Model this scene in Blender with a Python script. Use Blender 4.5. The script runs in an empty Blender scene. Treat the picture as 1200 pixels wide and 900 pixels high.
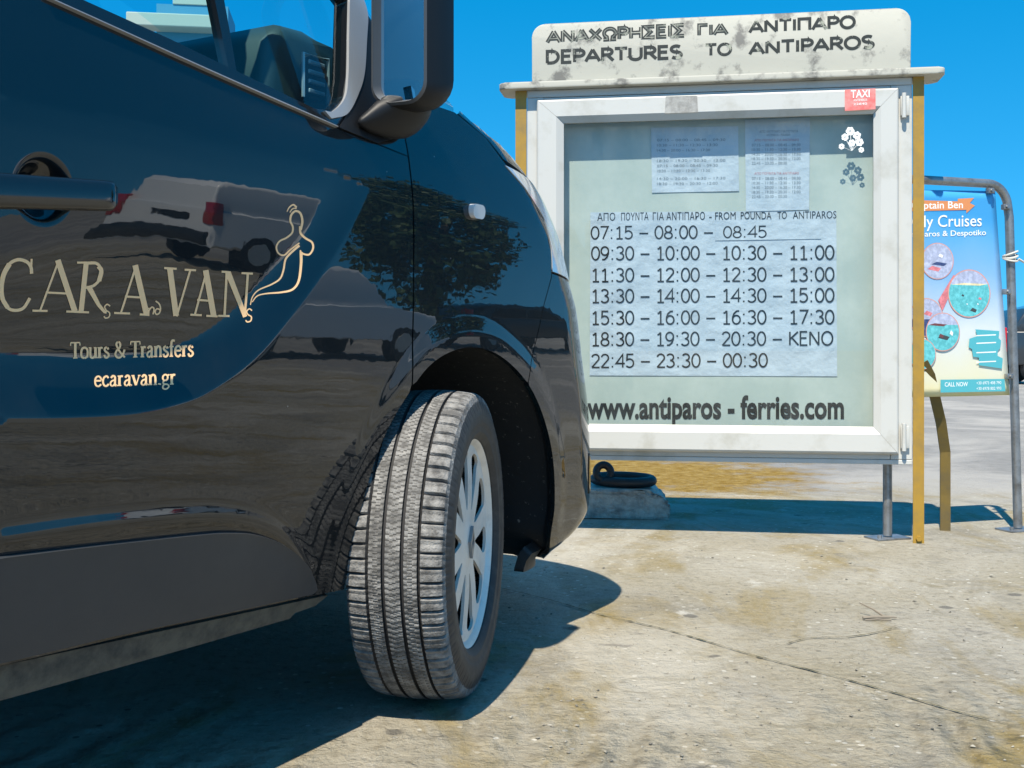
import bpy, bmesh, math, random
import numpy as np
from mathutils import Vector, Matrix
from mathutils.geometry import delaunay_2d_cdt
random.seed(4); rng = np.random.default_rng(7)
SC = bpy.context.scene; COL = SC.collection
R_ = math.radians

# ------------------------------------------------------------------ camera, sky, sun, exposure
F, YH, H = 1300.0, 410.0, 0.778              # focal length and horizon in pixels of the 1200x900 photograph, eye height
cd = bpy.data.cameras.new("camera"); cam = bpy.data.objects.new("camera", cd); COL.objects.link(cam)
cam.location = (0, 0, H); cam.rotation_euler = (R_(90), 0, 0)
cd.sensor_width = 36; cd.lens = F / 1200 * 36; cd.shift_y = (YH - 450) / 1200
cd.clip_start = 0.05; cd.clip_end = 3000
SC.camera = cam
SUN_AZ, SUN_EL = 200.0, 60.0                 # compass direction the sun stands in (from +Y towards +X), elevation
w = bpy.data.worlds.new("World"); SC.world = w; w.use_nodes = True
nt = w.node_tree; bg = nt.nodes["Background"]
sky = nt.nodes.new("ShaderNodeTexSky"); sky.sky_type = 'NISHITA'; sky.sun_disc = False
sky.sun_elevation = R_(SUN_EL); sky.sun_rotation = R_(SUN_AZ); sky.altitude = 0; sky.air_density = 1.0; sky.dust_density = 0.2; sky.ozone_density = 3.0
hs = nt.nodes.new("ShaderNodeHueSaturation"); hs.inputs["Saturation"].default_value = 1.45; hs.inputs["Hue"].default_value = 0.484
tc = nt.nodes.new("ShaderNodeTexCoord"); mpw = nt.nodes.new("ShaderNodeVectorMath"); mpw.operation = 'MULTIPLY_ADD'; mpw.inputs[1].default_value = (1, 1, .85); mpw.inputs[2].default_value = (0, 0, .22)   # the deep blue of this sky reaches low down
nt.links.new(tc.outputs["Generated"], mpw.inputs[0]); nt.links.new(mpw.outputs[0], sky.inputs["Vector"])
nt.links.new(sky.outputs[0], hs.inputs["Color"]); nt.links.new(hs.outputs[0], bg.inputs[0]); bg.inputs[1].default_value = 0.135
sd = bpy.data.lights.new("sun", 'SUN'); sd.energy = 5.0; sd.angle = R_(0.5); sd.color = (1, .91, .76)
so = bpy.data.objects.new("sun", sd); COL.objects.link(so)
a_, e_ = R_(SUN_AZ), R_(SUN_EL)
so.rotation_euler = Vector((math.sin(a_) * math.cos(e_), math.cos(a_) * math.cos(e_), math.sin(e_))).to_track_quat('Z', 'Y').to_euler()
so.location = (-8, -10, 20)
vs = SC.view_settings; vs.view_transform = 'Standard'; vs.look = 'None'; vs.exposure = 0.78; vs.gamma = 1; vs.use_curve_mapping = False
SC.cycles.max_bounces = 8; SC.cycles.transparent_max_bounces = 16

# ------------------------------------------------------------------ materials
def mat(name, color, rough=.5, metal=0., coat=0., spec=.5, bump=None, vary=None, trans=0., coat_rough=.03):
    """bump=(scale, strength, distance)  vary=(scale, other colour, low, high)"""
    m = bpy.data.materials.new(name); m.use_nodes = True
    t = m.node_tree; p = t.nodes["Principled BSDF"]
    p.inputs["Base Color"].default_value = (*color, 1); p.inputs["Roughness"].default_value = rough
    p.inputs["Metallic"].default_value = metal; p.inputs["Coat Weight"].default_value = coat; p.inputs["Coat Roughness"].default_value = coat_rough
    p.inputs["Specular IOR Level"].default_value = spec; p.inputs["Transmission Weight"].default_value = trans
    co = None
    if bump or vary:
        co = t.nodes.new("ShaderNodeTexCoord")
    if vary:
        n = t.nodes.new("ShaderNodeTexNoise"); n.inputs["Scale"].default_value = vary[0]; n.inputs["Detail"].default_value = 8; n.inputs["Roughness"].default_value = .65
        r = t.nodes.new("ShaderNodeMapRange"); r.inputs[1].default_value = vary[2]; r.inputs[2].default_value = vary[3]
        x = t.nodes.new("ShaderNodeMix"); x.data_type = 'RGBA'; x.inputs[6].default_value = (*color, 1); x.inputs[7].default_value = (*vary[1], 1)
        t.links.new(co.outputs["Object"], n.inputs["Vector"]); t.links.new(n.outputs[0], r.inputs[0]); t.links.new(r.outputs[0], x.inputs[0]); t.links.new(x.outputs[2], p.inputs["Base Color"])
    if bump:
        n = t.nodes.new("ShaderNodeTexNoise"); n.inputs["Scale"].default_value = bump[0]; n.inputs["Detail"].default_value = 6
        b = t.nodes.new("ShaderNodeBump"); b.inputs["Strength"].default_value = bump[1]; b.inputs["Distance"].default_value = bump[2]
        t.links.new(co.outputs["Object"], n.inputs["Vector"]); t.links.new(n.outputs[0], b.inputs["Height"]); t.links.new(b.outputs[0], p.inputs["Normal"])
    return m

def glass_mat(name, tint, refl=1.5):
    m = bpy.data.materials.new(name); m.use_nodes = True; t = m.node_tree
    t.nodes.remove(t.nodes["Principled BSDF"]); out = t.nodes["Material Output"]
    tr = t.nodes.new("ShaderNodeBsdfTransparent"); tr.inputs[0].default_value = (*tint, 1)
    gl = t.nodes.new("ShaderNodeBsdfGlossy"); gl.inputs["Roughness"].default_value = .01
    fr = t.nodes.new("ShaderNodeFresnel"); fr.inputs[0].default_value = refl
    mx = t.nodes.new("ShaderNodeMixShader")
    ge = t.nodes.new("ShaderNodeNewGeometry"); io = t.nodes.new("ShaderNodeMapRange"); io.inputs[3].default_value = refl; io.inputs[4].default_value = 1 / refl    # same reflectance from both sides of the pane
    t.links.new(ge.outputs["Backfacing"], io.inputs[0]); t.links.new(io.outputs[0], fr.inputs[0])
    t.links.new(fr.outputs[0], mx.inputs[0]); t.links.new(tr.outputs[0], mx.inputs[1]); t.links.new(gl.outputs[0], mx.inputs[2]); t.links.new(mx.outputs[0], out.inputs[0])
    return m

def dusty(m, lo, hi):
    t = m.node_tree; out = t.nodes["Material Output"]; src = out.inputs[0].links[0].from_socket
    co = t.nodes.new("ShaderNodeTexCoord"); mp = t.nodes.new("ShaderNodeMapping"); mp.inputs["Scale"].default_value = (6, 1, 1.3); mp.inputs["Rotation"].default_value = (0, .12, 0)
    n = t.nodes.new("ShaderNodeTexNoise"); n.inputs["Scale"].default_value = 2.4; n.inputs["Detail"].default_value = 9; n.inputs["Roughness"].default_value = .62; n.inputs["Distortion"].default_value = .6
    r = t.nodes.new("ShaderNodeMapRange"); r.inputs[1].default_value = .3; r.inputs[2].default_value = .72; r.inputs[3].default_value = lo; r.inputs[4].default_value = hi
    d = t.nodes.new("ShaderNodeBsdfDiffuse"); d.inputs[0].default_value = (.60, .66, .66, 1); x = t.nodes.new("ShaderNodeMixShader")
    t.links.new(co.outputs["Object"], mp.inputs[0]); t.links.new(mp.outputs[0], n.inputs[0]); t.links.new(n.outputs[0], r.inputs[0]); t.links.new(r.outputs[0], x.inputs[0])
    t.links.new(src, x.inputs[1]); t.links.new(d.outputs[0], x.inputs[2]); t.links.new(x.outputs[0], out.inputs[0]); return m
def paint_mat(name, color, dust):
    m = mat(name, color, rough=.5, coat=1., coat_rough=.012, spec=.08); m.node_tree.nodes['Principled BSDF'].inputs['Coat IOR'].default_value = 1.6
    t = m.node_tree; p = t.nodes["Principled BSDF"]
    co = t.nodes.new("ShaderNodeTexCoord"); sp = t.nodes.new("ShaderNodeSeparateXYZ"); t.links.new(co.outputs["Object"], sp.inputs[0])
    # road dust: more of it low on the body, in faint vertical runs and specks
    mp = t.nodes.new("ShaderNodeMapping"); mp.inputs["Scale"].default_value = (7, 7, 1.6); t.links.new(co.outputs["Object"], mp.inputs[0])
    n = t.nodes.new("ShaderNodeTexNoise"); n.inputs["Scale"].default_value = 2.2; n.inputs["Detail"].default_value = 8; n.inputs["Roughness"].default_value = .6; t.links.new(mp.outputs[0], n.inputs[0])
    zr = t.nodes.new("ShaderNodeMapRange"); zr.inputs[1].default_value = 1.0; zr.inputs[2].default_value = .25; zr.inputs[3].default_value = .0; zr.inputs[4].default_value = 1.; t.links.new(sp.outputs[2], zr.inputs[0])
    nr = t.nodes.new("ShaderNodeMapRange"); nr.inputs[1].default_value = .30; nr.inputs[2].default_value = .75; t.links.new(n.outputs[0], nr.inputs[0])
    mu = t.nodes.new("ShaderNodeMath"); mu.operation = 'MULTIPLY'; t.links.new(zr.outputs[0], mu.inputs[0]); t.links.new(nr.outputs[0], mu.inputs[1])
    vo = t.nodes.new("ShaderNodeTexVoronoi"); vo.inputs["Scale"].default_value = 26; t.links.new(co.outputs["Object"], vo.inputs[0])
    sr = t.nodes.new("ShaderNodeMapRange"); sr.inputs[1].default_value = .055; sr.inputs[2].default_value = .035; t.links.new(vo.outputs["Distance"], sr.inputs[0])
    sc = t.nodes.new("ShaderNodeSeparateColor"); t.links.new(vo.outputs["Color"], sc.inputs[0])
    gt = t.nodes.new("ShaderNodeMath"); gt.operation = 'GREATER_THAN'; gt.inputs[1].default_value = .90; t.links.new(sc.outputs[0], gt.inputs[0])
    sm = t.nodes.new("ShaderNodeMath"); sm.operation = 'MULTIPLY'; t.links.new(sr.outputs[0], sm.inputs[0]); t.links.new(gt.outputs[0], sm.inputs[1])
    m1 = t.nodes.new("ShaderNodeMath"); m1.operation = 'MULTIPLY'; m1.inputs[1].default_value = dust; t.links.new(mu.outputs[0], m1.inputs[0])
    m2 = t.nodes.new("ShaderNodeMath"); m2.operation = 'MULTIPLY_ADD'; m2.inputs[1].default_value = .5; t.links.new(sm.outputs[0], m2.inputs[0]); t.links.new(m1.outputs[0], m2.inputs[2])
    x = t.nodes.new("ShaderNodeMix"); x.data_type = 'RGBA'; x.inputs[6].default_value = (*color, 1); x.inputs[7].default_value = (.30, .27, .22, 1)
    t.links.new(m2.outputs[0], x.inputs[0]); t.links.new(x.outputs[2], p.inputs["Base Color"])
    # faint orange peel in the lacquer
    on = t.nodes.new("ShaderNodeTexNoise"); on.inputs["Scale"].default_value = 9; on.inputs["Detail"].default_value = 3; t.links.new(co.outputs["Object"], on.inputs[0])
    b = t.nodes.new("ShaderNodeBump"); b.inputs["Strength"].default_value = .06; b.inputs["Distance"].default_value = .004; t.links.new(on.outputs[0], b.inputs["Height"])
    t.links.new(b.outputs[0], p.inputs["Coat Normal"]); t.links.new(b.outputs[0], p.inputs["Normal"])
    return m

M = {}
M['paint'] = paint_mat("black blue car paint", (.0012, .0045, .007), .04)
M['plastic'] = mat("dusty black plastic", (.018, .019, .021), .45, vary=(6, (.06, .058, .052), .42, .75), bump=(350, .12, .001))
M['cladding'] = mat("grey textured cladding", (.026, .030, .035), .40, vary=(5, (.042, .043, .044), .4, .75), bump=(500, .15, .001))
M['sill'] = mat("dirty sill lip", (.105, .095, .072), .85, vary=(30, (.045, .042, .036), .40, .68), bump=(60, .5, .004))
M['liner'] = mat("wheel arch liner", (.014, .016, .018), .75, vary=(55, (.22, .21, .19), .62, .74), bump=(40, .4, .006))
M['black'] = mat("matt black", (.010, .010, .011), .6)
M['wheel_black'] = mat('deep wheel black', (.006, .006, .0065), .8, spec=.15)  # near black with low specular, behind the wheel cover
M['gloss_black'] = mat("gloss black trim", (.006, .007, .008), .12, coat=.6)
M['satin'] = mat("satin grey trim", (.34, .345, .35), .36, metal=.35, bump=(300, .05, .001))
M['mirror_black'] = mat('fine grained mirror black', (.007, .008, .010), .5, spec=.3, bump=(400, .08, .001))
M['bezel'] = mat('grey mirror bezel', (.045, .047, .05), .4, bump=(300, .05, .001))
M['van_glass'] = glass_mat("tinted van glass", (.74, .97, 1.0))
M['clear_glass'] = dusty(glass_mat("clear glass", (.88, .93, .92), 1.45), .008, .06)
M['mirror'] = mat("mirror glass", (.85, .9, .92), .02, metal=1)
M['lamp_white'] = mat("clear lamp plastic", (.75, .72, .70), .15, coat=.5)
M['lamp_glass'] = mat("headlamp lens", (.66, .68, .70), .14, coat=1., metal=.5)
M['lamp_red'] = mat("red lamp plastic", (.45, .01, .015), .12, coat=1.)
M['cream'] = mat("cream vinyl lettering", (1., .61, .30), .5)
M['interior'] = mat("dark interior trim", (.016, .030, .028), .5, bump=(200, .1, .001))
M['seat'] = mat("dark seat fabric", (.02, .022, .025), .9, bump=(300, .3, .001))
M['rubber'] = mat("dusty tyre rubber", (.085, .083, .080), .85, vary=(34, (.26, .255, .245), .40, .66), bump=(260, .9, .003))
M['groove'] = mat('clean rubber and shade in the grooves', (.016, .016, .017), .8)  # free of dust, with the shade of the grooves put into the colour
M['sipe'] = mat('rubber in the sipes', (.06, .059, .056), .85)  # less dusty, with a milder shade put into the colour
M['sidewall'] = mat("tyre sidewall rubber", (.020, .020, .021), .6, vary=(30, (.055, .052, .047), .48, .75), bump=(220, .25, .001))
M['rim'] = mat("silver wheel cover", (.70, .655, .59), .4, metal=.15, vary=(16, (.52, .49, .45), .5, .75))
M['white_metal'] = mat("chalky white aluminium", (.49, .49, .465), .42, vary=(5, (.38, .37, .325), .52, .72), bump=(30, .08, .002))
M['white_board'] = mat("weathered white board", (.43, .42, .365), .75, vary=(8, (.17, .165, .15), .54, .64), bump=(30, .25, .003))
M['ochre'] = mat("ochre painted steel", (.33, .195, .022), .55, vary=(9, (.22, .145, .04), .45, .7), bump=(60, .2, .002))
M['ochre_shaded'] = mat('shaded ochre steel', (.15, .10, .018), .65, vary=(9, (.10, .075, .03), .45, .7), bump=(60, .2, .002))  # the posts' ochre with shade painted into the colour, for the strut
M['galv'] = mat("galvanised steel", (.30, .31, .32), .42, metal=.75, vary=(18, (.16, .15, .14), .45, .72), bump=(80, .15, .001))
M['back'] = mat("pale green backboard", (.36, .415, .395), .8, vary=(3.5, (.47, .51, .48), .4, .7), bump=(8, .1, .004))
M['paper'] = mat("blueish printed paper", (.44, .50, .58), .85, vary=(6, (.36, .43, .52), .4, .7), bump=(9, .8, .02))
M['ink'] = mat("black print", (.006, .008, .010), .8, spec=.2)
M['ink_faded'] = mat("faded print", (.18, .21, .25), .8)
M['ink_red'] = mat("faded red print", (.45, .16, .18), .8)
M['ink_header'] = mat("hand painted sign letters", (.012, .016, .014), .6, vary=(16, (.30, .31, .25), .57, .63))
M['ink_worn'] = mat('worn paint in the letters', (.10, .115, .10), .7, vary=(11, (.36, .36, .30), .45, .62))
M['sticker_red'] = mat("faded red sticker", (.60, .13, .12), .6, vary=(20, (.70, .30, .28), .45, .7))
M['tape'] = mat("grey tape", (.24, .235, .22), .6, vary=(24, (.40, .40, .38), .4, .65), bump=(30, .5, .004))
M['white'] = mat("white print", (.82, .82, .80), .6)
M['concrete'] = mat("rough concrete block", (.52, .50, .45), .9, vary=(14, (.26, .25, .23), .42, .66), bump=(34, 1., .03))
M['iron'] = mat("black iron", (.012, .011, .012), .5, bump=(70, .4, .004))
M['steel'] = mat("bolt steel", (.35, .33, .30), .45, metal=.8)
M['car_white'] = mat("white car paint", (.88, .89, .90), .3, coat=.6)
M['car_dark'] = mat("dark car paint", (.02, .025, .03), .3, coat=.6)
M['bark'] = mat("bark", (.08, .06, .04), .9, bump=(20, 1., .03))
M['leaf'] = mat("leaf green", (.035, .075, .02), .6, vary=(1.5, (.07, .11, .03), .4, .65))
M['kiosk_cream'] = mat("cream plaster", (.42, .41, .35), .85, bump=(12, .2, .006))
M['kiosk_blue'] = mat("blue painted wall", (.05, .22, .36), .7, bump=(12, .2, .006))
M['twig'] = mat("dry twig wood", (.20, .17, .13), .85, bump=(120, .6, .002))
M['moss'] = mat("joint dirt", (.06, .055, .03), .95, vary=(22, (.17, .15, .09), .42, .62))
M['strap'] = mat("pale rope", (.5, .49, .45), .8)
for k, c in dict(teal=(.08, .40, .46), orange=(.66, .25, .09), pinkish=(.55, .16, .18), lilac=(.34, .37, .50), sand=(.66, .55, .32), sea=(.09, .40, .43), ring=(.62, .30, .25), brown=(.16, .05, .05), navy=(.03, .05, .15), spot=(.05, .06, .06)).items():
    M[k] = mat("print " + k, c, .45, vary=(55, tuple(min(1, q * 1.5 + .05) for q in c), .42, .72) if k in ("sea", "lilac", "navy", "pinkish", "sand") else None)

# ------------------------------------------------------------------ helpers
def link(o, parent=None):
    COL.objects.link(o)
    if parent: o.parent = parent
    return o
def thing(name, label, cat, loc=(0, 0, 0), rz=0., group=None):
    o = bpy.data.objects.new(name, None); link(o); o.empty_display_size = .2
    o.location = loc; o.rotation_euler = (0, 0, rz); o['label'] = label; o['category'] = cat
    if group: o['group'] = group
    return o
def tag(o, label, cat, group=None):
    o['label'] = label; o['category'] = cat
    if group: o['group'] = group
    return o
def mesh_obj(name, verts, faces, m, parent=None, smooth=False, normals=None, mats=None, fmat=None):
    me = bpy.data.meshes.new(name); me.from_pydata([tuple(map(float, v)) for v in verts], [], faces); me.update()
    for mm in ([m] if mats is None else mats): me.materials.append(mm)
    if fmat is not None:
        me.polygons.foreach_set('material_index', fmat)
    if smooth or normals is not None:
        me.polygons.foreach_set('use_smooth', [True] * len(me.polygons))
    if normals is not None:
        me.normals_split_custom_set_from_vertices([tuple(map(float, n)) for n in normals])
    return link(bpy.data.objects.new(name, me), parent)
class MB:
    """collects shapes in one bmesh"""
    def __init__(s): s.bm = bmesh.new()
    def box(s, lo, hi, bevel=0., mt=None):
        r = bmesh.ops.create_cube(s.bm, size=1.)
        vs = r['verts']; lo, hi = Vector(lo), Vector(hi)
        for v in vs: v.co = Vector(((lo[i] + hi[i]) / 2 + v.co[i] * (hi[i] - lo[i])) for i in range(3))
        if mt is not None:
            for v in vs: v.co = mt @ v.co
        if bevel > 0:
            es = list({e for v in vs for e in v.link_edges})
            bmesh.ops.bevel(s.bm, geom=es, offset=bevel, segments=2, affect='EDGES', profile=.5)
        return s
    def tube(s, pts, r, n=12, cap=True):
        pts = [Vector(p) for p in pts]; rs = r if isinstance(r, (list, tuple)) else [r] * len(pts)
        rings = []; up = None
        for i, p in enumerate(pts):
            d = (pts[min(i + 1, len(pts) - 1)] - pts[max(i - 1, 0)]).normalized()
            if up is None: up = Vector((0, 0, 1)) if abs(d.z) < .9 else Vector((1, 0, 0))
            x = d.cross(up).normalized(); y = x.cross(d).normalized(); up = y
            rings.append([s.bm.verts.new(p + (x * math.cos(a) + y * math.sin(a)) * rs[i]) for a in [2 * math.pi * k / n for k in range(n)]])
        for a, b in zip(rings, rings[1:]):
            for k in range(n): s.bm.faces.new((a[k], a[(k + 1) % n], b[(k + 1) % n], b[k]))
        if cap: s.bm.faces.new(rings[0][::-1]); s.bm.faces.new(rings[-1])
        return s
    def prism(s, poly, y0, y1, ax=1, bevel=0.):
        """extrude a closed 2D outline between two positions along axis ax"""
        def mk(p, y):
            c = [0, 0, 0]; k = [i for i in range(3) if i != ax]; c[k[0]], c[k[1]] = p; c[ax] = y; return s.bm.verts.new(c)
        A = [mk(p, y0) for p in poly]; B = [mk(p, y1) for p in poly]; n = len(poly)
        fs = [s.bm.faces.new(A), s.bm.faces.new(B[::-1])]
        for k in range(n): fs.append(s.bm.faces.new((A[k], B[k], B[(k + 1) % n], A[(k + 1) % n])))
        if bevel > 0:
            es = list({e for f in fs[:2] for e in f.edges})
            bmesh.ops.bevel(s.bm, geom=es, offset=bevel, segments=3, affect='EDGES', profile=.5)
        return s
    def build(s, name, m, parent=None, smooth=False, mt=None, sharp=40):
        bmesh.ops.recalc_face_normals(s.bm, faces=s.bm.faces)
        if mt is not None: s.bm.transform(mt)
        me = bpy.data.meshes.new(name); s.bm.to_mesh(me); s.bm.free(); me.materials.append(m)
        if smooth:
            me.polygons.foreach_set('use_smooth', [True] * len(me.polygons)); me.set_sharp_from_angle(angle=R_(sharp))
        return link(bpy.data.objects.new(name, me), parent)

def arc(cx, cy, r, a0, a1, n):
    return [(cx + r * math.cos(R_(a0 + (a1 - a0) * i / n)), cy + r * math.sin(R_(a0 + (a1 - a0) * i / n))) for i in range(n + 1)]
def rrect(x0, y0, x1, y1, r, n=6):
    return arc(x1 - r, y1 - r, r, 0, 90, n) + arc(x0 + r, y1 - r, r, 90, 180, n) + arc(x0 + r, y0 + r, r, 180, 270, n) + arc(x1 - r, y0 + r, r, 270, 360, n)
def catmull(p, n=8):
    p = np.array(p, float); q = np.vstack([2 * p[0] - p[1], p, 2 * p[-1] - p[-2]]); o = []
    for i in range(1, len(q) - 2):
        for k in range(n):
            t = k / n; o.append(.5 * ((2 * q[i]) + (-q[i - 1] + q[i + 1]) * t + (2 * q[i - 1] - 5 * q[i] + 4 * q[i + 1] - q[i + 2]) * t * t + (-q[i - 1] + 3 * q[i] - 3 * q[i + 1] + q[i + 2]) * t ** 3))
    o.append(q[-2]); return np.array(o)
def resample(p, step, closed=False):
    p = np.array(p, float)
    if closed: p = np.vstack([p, p[:1]])
    o = []
    for a, b in zip(p[:-1], p[1:]):
        n = max(1, int(np.ceil(np.linalg.norm(b - a) / step)))
        for k in range(n): o.append(a + (b - a) * k / n)
    if not closed: o.append(p[-1])
    return np.array(o)
def inside(P, poly):
    x, y = P[:, 0], P[:, 1]; r = np.zeros(len(P), bool); n = len(poly)
    for i in range(n):
        x1, y1 = poly[i]; x2, y2 = poly[(i + 1) % n]
        if y1 == y2: continue
        r ^= ((y1 > y) != (y2 > y)) & (x < (x2 - x1) * (y - y1) / (y2 - y1) + x1)
    return r
def dist_poly(P, line):
    d = np.full(len(P), 1e9)
    for a, b in zip(line[:-1], line[1:]):
        ab = b - a; t = np.clip(((P - a) @ ab) / max(ab @ ab, 1e-12), 0, 1)
        d = np.minimum(d, np.linalg.norm(P - a - t[:, None] * ab, axis=1))
    return d
def cdt(outer, holes=(), step=.012, bstep=None, extra=None):
    """triangulate a 2D region; returns points, faces, boundary loops (index lists)"""
    bs = bstep or step
    loops = [resample(outer, bs, True)] + [resample(h, bs, True) for h in holes]
    pts = np.vstack(loops); edges = []; k = 0; idx = []
    for l in loops:
        n = len(l); edges += [(k + i, k + (i + 1) % n) for i in range(n)]; idx.append(list(range(k, k + n))); k += n
    lo, hi = pts.min(0), pts.max(0)
    gx = np.arange(lo[0] + step / 2, hi[0], step); gy = np.arange(lo[1] + step / 2, hi[1], step)
    if len(gx) and len(gy):
        G = np.array([(x + (step / 2 if j % 2 else 0), y) for j, y in enumerate(gy) for x in gx])
        m = inside(G, loops[0])
        for l in loops[1:]: m &= ~inside(G, l)
        G = G[m]
        if len(G):
            dd = np.full(len(G), 1e9)
            for l in loops: dd = np.minimum(dd, dist_poly(G, np.vstack([l, l[:1]])))
            G = G[dd > step * .45]
            if extra is not None:
                X_ = extra[inside(extra, loops[0])]; X_ = X_[dist_poly(X_, np.vstack([loops[0], loops[0][:1]])) > .003]
                kp = np.array([np.min(np.sum((X_ - g_) ** 2, axis=1)) > (step * .62) ** 2 for g_ in G]); G = np.vstack([G[kp], X_])
        allp = np.vstack([pts, G]) if len(G) else pts
    else: allp = pts
    V, E, Fc, ov, oe, of = delaunay_2d_cdt([Vector(p) for p in allp], edges, [], 0, 1e-7)
    V = np.array([(v.x, v.y) for v in V]); tri = []
    C = np.array([V[list(f)].mean(0) for f in Fc])
    m = inside(C, loops[0])
    for l in loops[1:]: m &= ~inside(C, l)
    for f, ok in zip(Fc, m):
        if not ok: continue
        a = V[list(f)]; s = sum(a[i][0] * a[(i + 1) % len(a)][1] - a[(i + 1) % len(a)][0] * a[i][1] for i in range(len(a)))
        tri.append(tuple(f) if s > 0 else tuple(f[::-1]))
    om = {}
    for i, l in enumerate(ov):
        for j in l: om[j] = i
    return V, tri, [[om.get(i, i) for i in l] for l in idx]
def smooth(a): a = np.clip(a, 0, 1); return a * a * (3 - 2 * a)
def pchip(xk, yk):
    xk = np.array(xk, float); yk = np.array(yk, float); h = np.diff(xk); d = np.diff(yk) / h
    m = np.zeros_like(yk); m[0] = d[0]; m[-1] = d[-1]
    for i in range(1, len(yk) - 1):
        if d[i - 1] * d[i] > 0:
            w1 = 2 * h[i] + h[i - 1]; w2 = h[i] + 2 * h[i - 1]; m[i] = (w1 + w2) / (w1 / d[i - 1] + w2 / d[i])
    def f(x):
        x = np.clip(np.asarray(x, float), xk[0], xk[-1]); i = np.clip(np.searchsorted(xk, x) - 1, 0, len(xk) - 2)
        t = (x - xk[i]) / h[i]
        return (2 * t ** 3 - 3 * t ** 2 + 1) * yk[i] + (t ** 3 - 2 * t ** 2 + t) * h[i] * m[i] + (-2 * t ** 3 + 3 * t ** 2) * yk[i + 1] + (t ** 3 - t ** 2) * h[i] * m[i + 1]
    return f
# lettering with the built-in font, as flat outlines in its own x/y; returns verts, faces scaled to the given box
def text_mesh(body, bold=0., res=3, align=None):
    c = bpy.data.curves.new("t", 'FONT'); c.body = body; c.offset = bold; c.resolution_u = res; c.fill_mode = 'FRONT'
    o = bpy.data.objects.new("t", c); COL.objects.link(o)
    dg = bpy.context.evaluated_depsgraph_get(); me = bpy.data.meshes.new_from_object(o.evaluated_get(dg))
    V = np.array([v.co[:2] for v in me.vertices]); Fc = [tuple(p.vertices) for p in me.polygons]
    bpy.data.objects.remove(o); bpy.data.meshes.remove(me); bpy.data.curves.remove(c)
    return V, Fc
def fit_text(body, x0, x1, y0, y1, bold=0., ybox=None):
    """text stretched so its ink spans x0..x1; digits/caps from y0 to y1"""
    V, Fc = text_mesh(body, bold); lo, hi = V.min(0), V.max(0)
    ref, _ = text_mesh(ybox or "0", bold); rl, rh = ref[:, 1].min(), ref[:, 1].max()
    X = x0 + (V[:, 0] - lo[0]) / (hi[0] - lo[0]) * (x1 - x0); Y = y0 + (V[:, 1] - rl) / (rh - rl) * (y1 - y0)
    return np.stack([X, Y], 1), Fc

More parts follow.
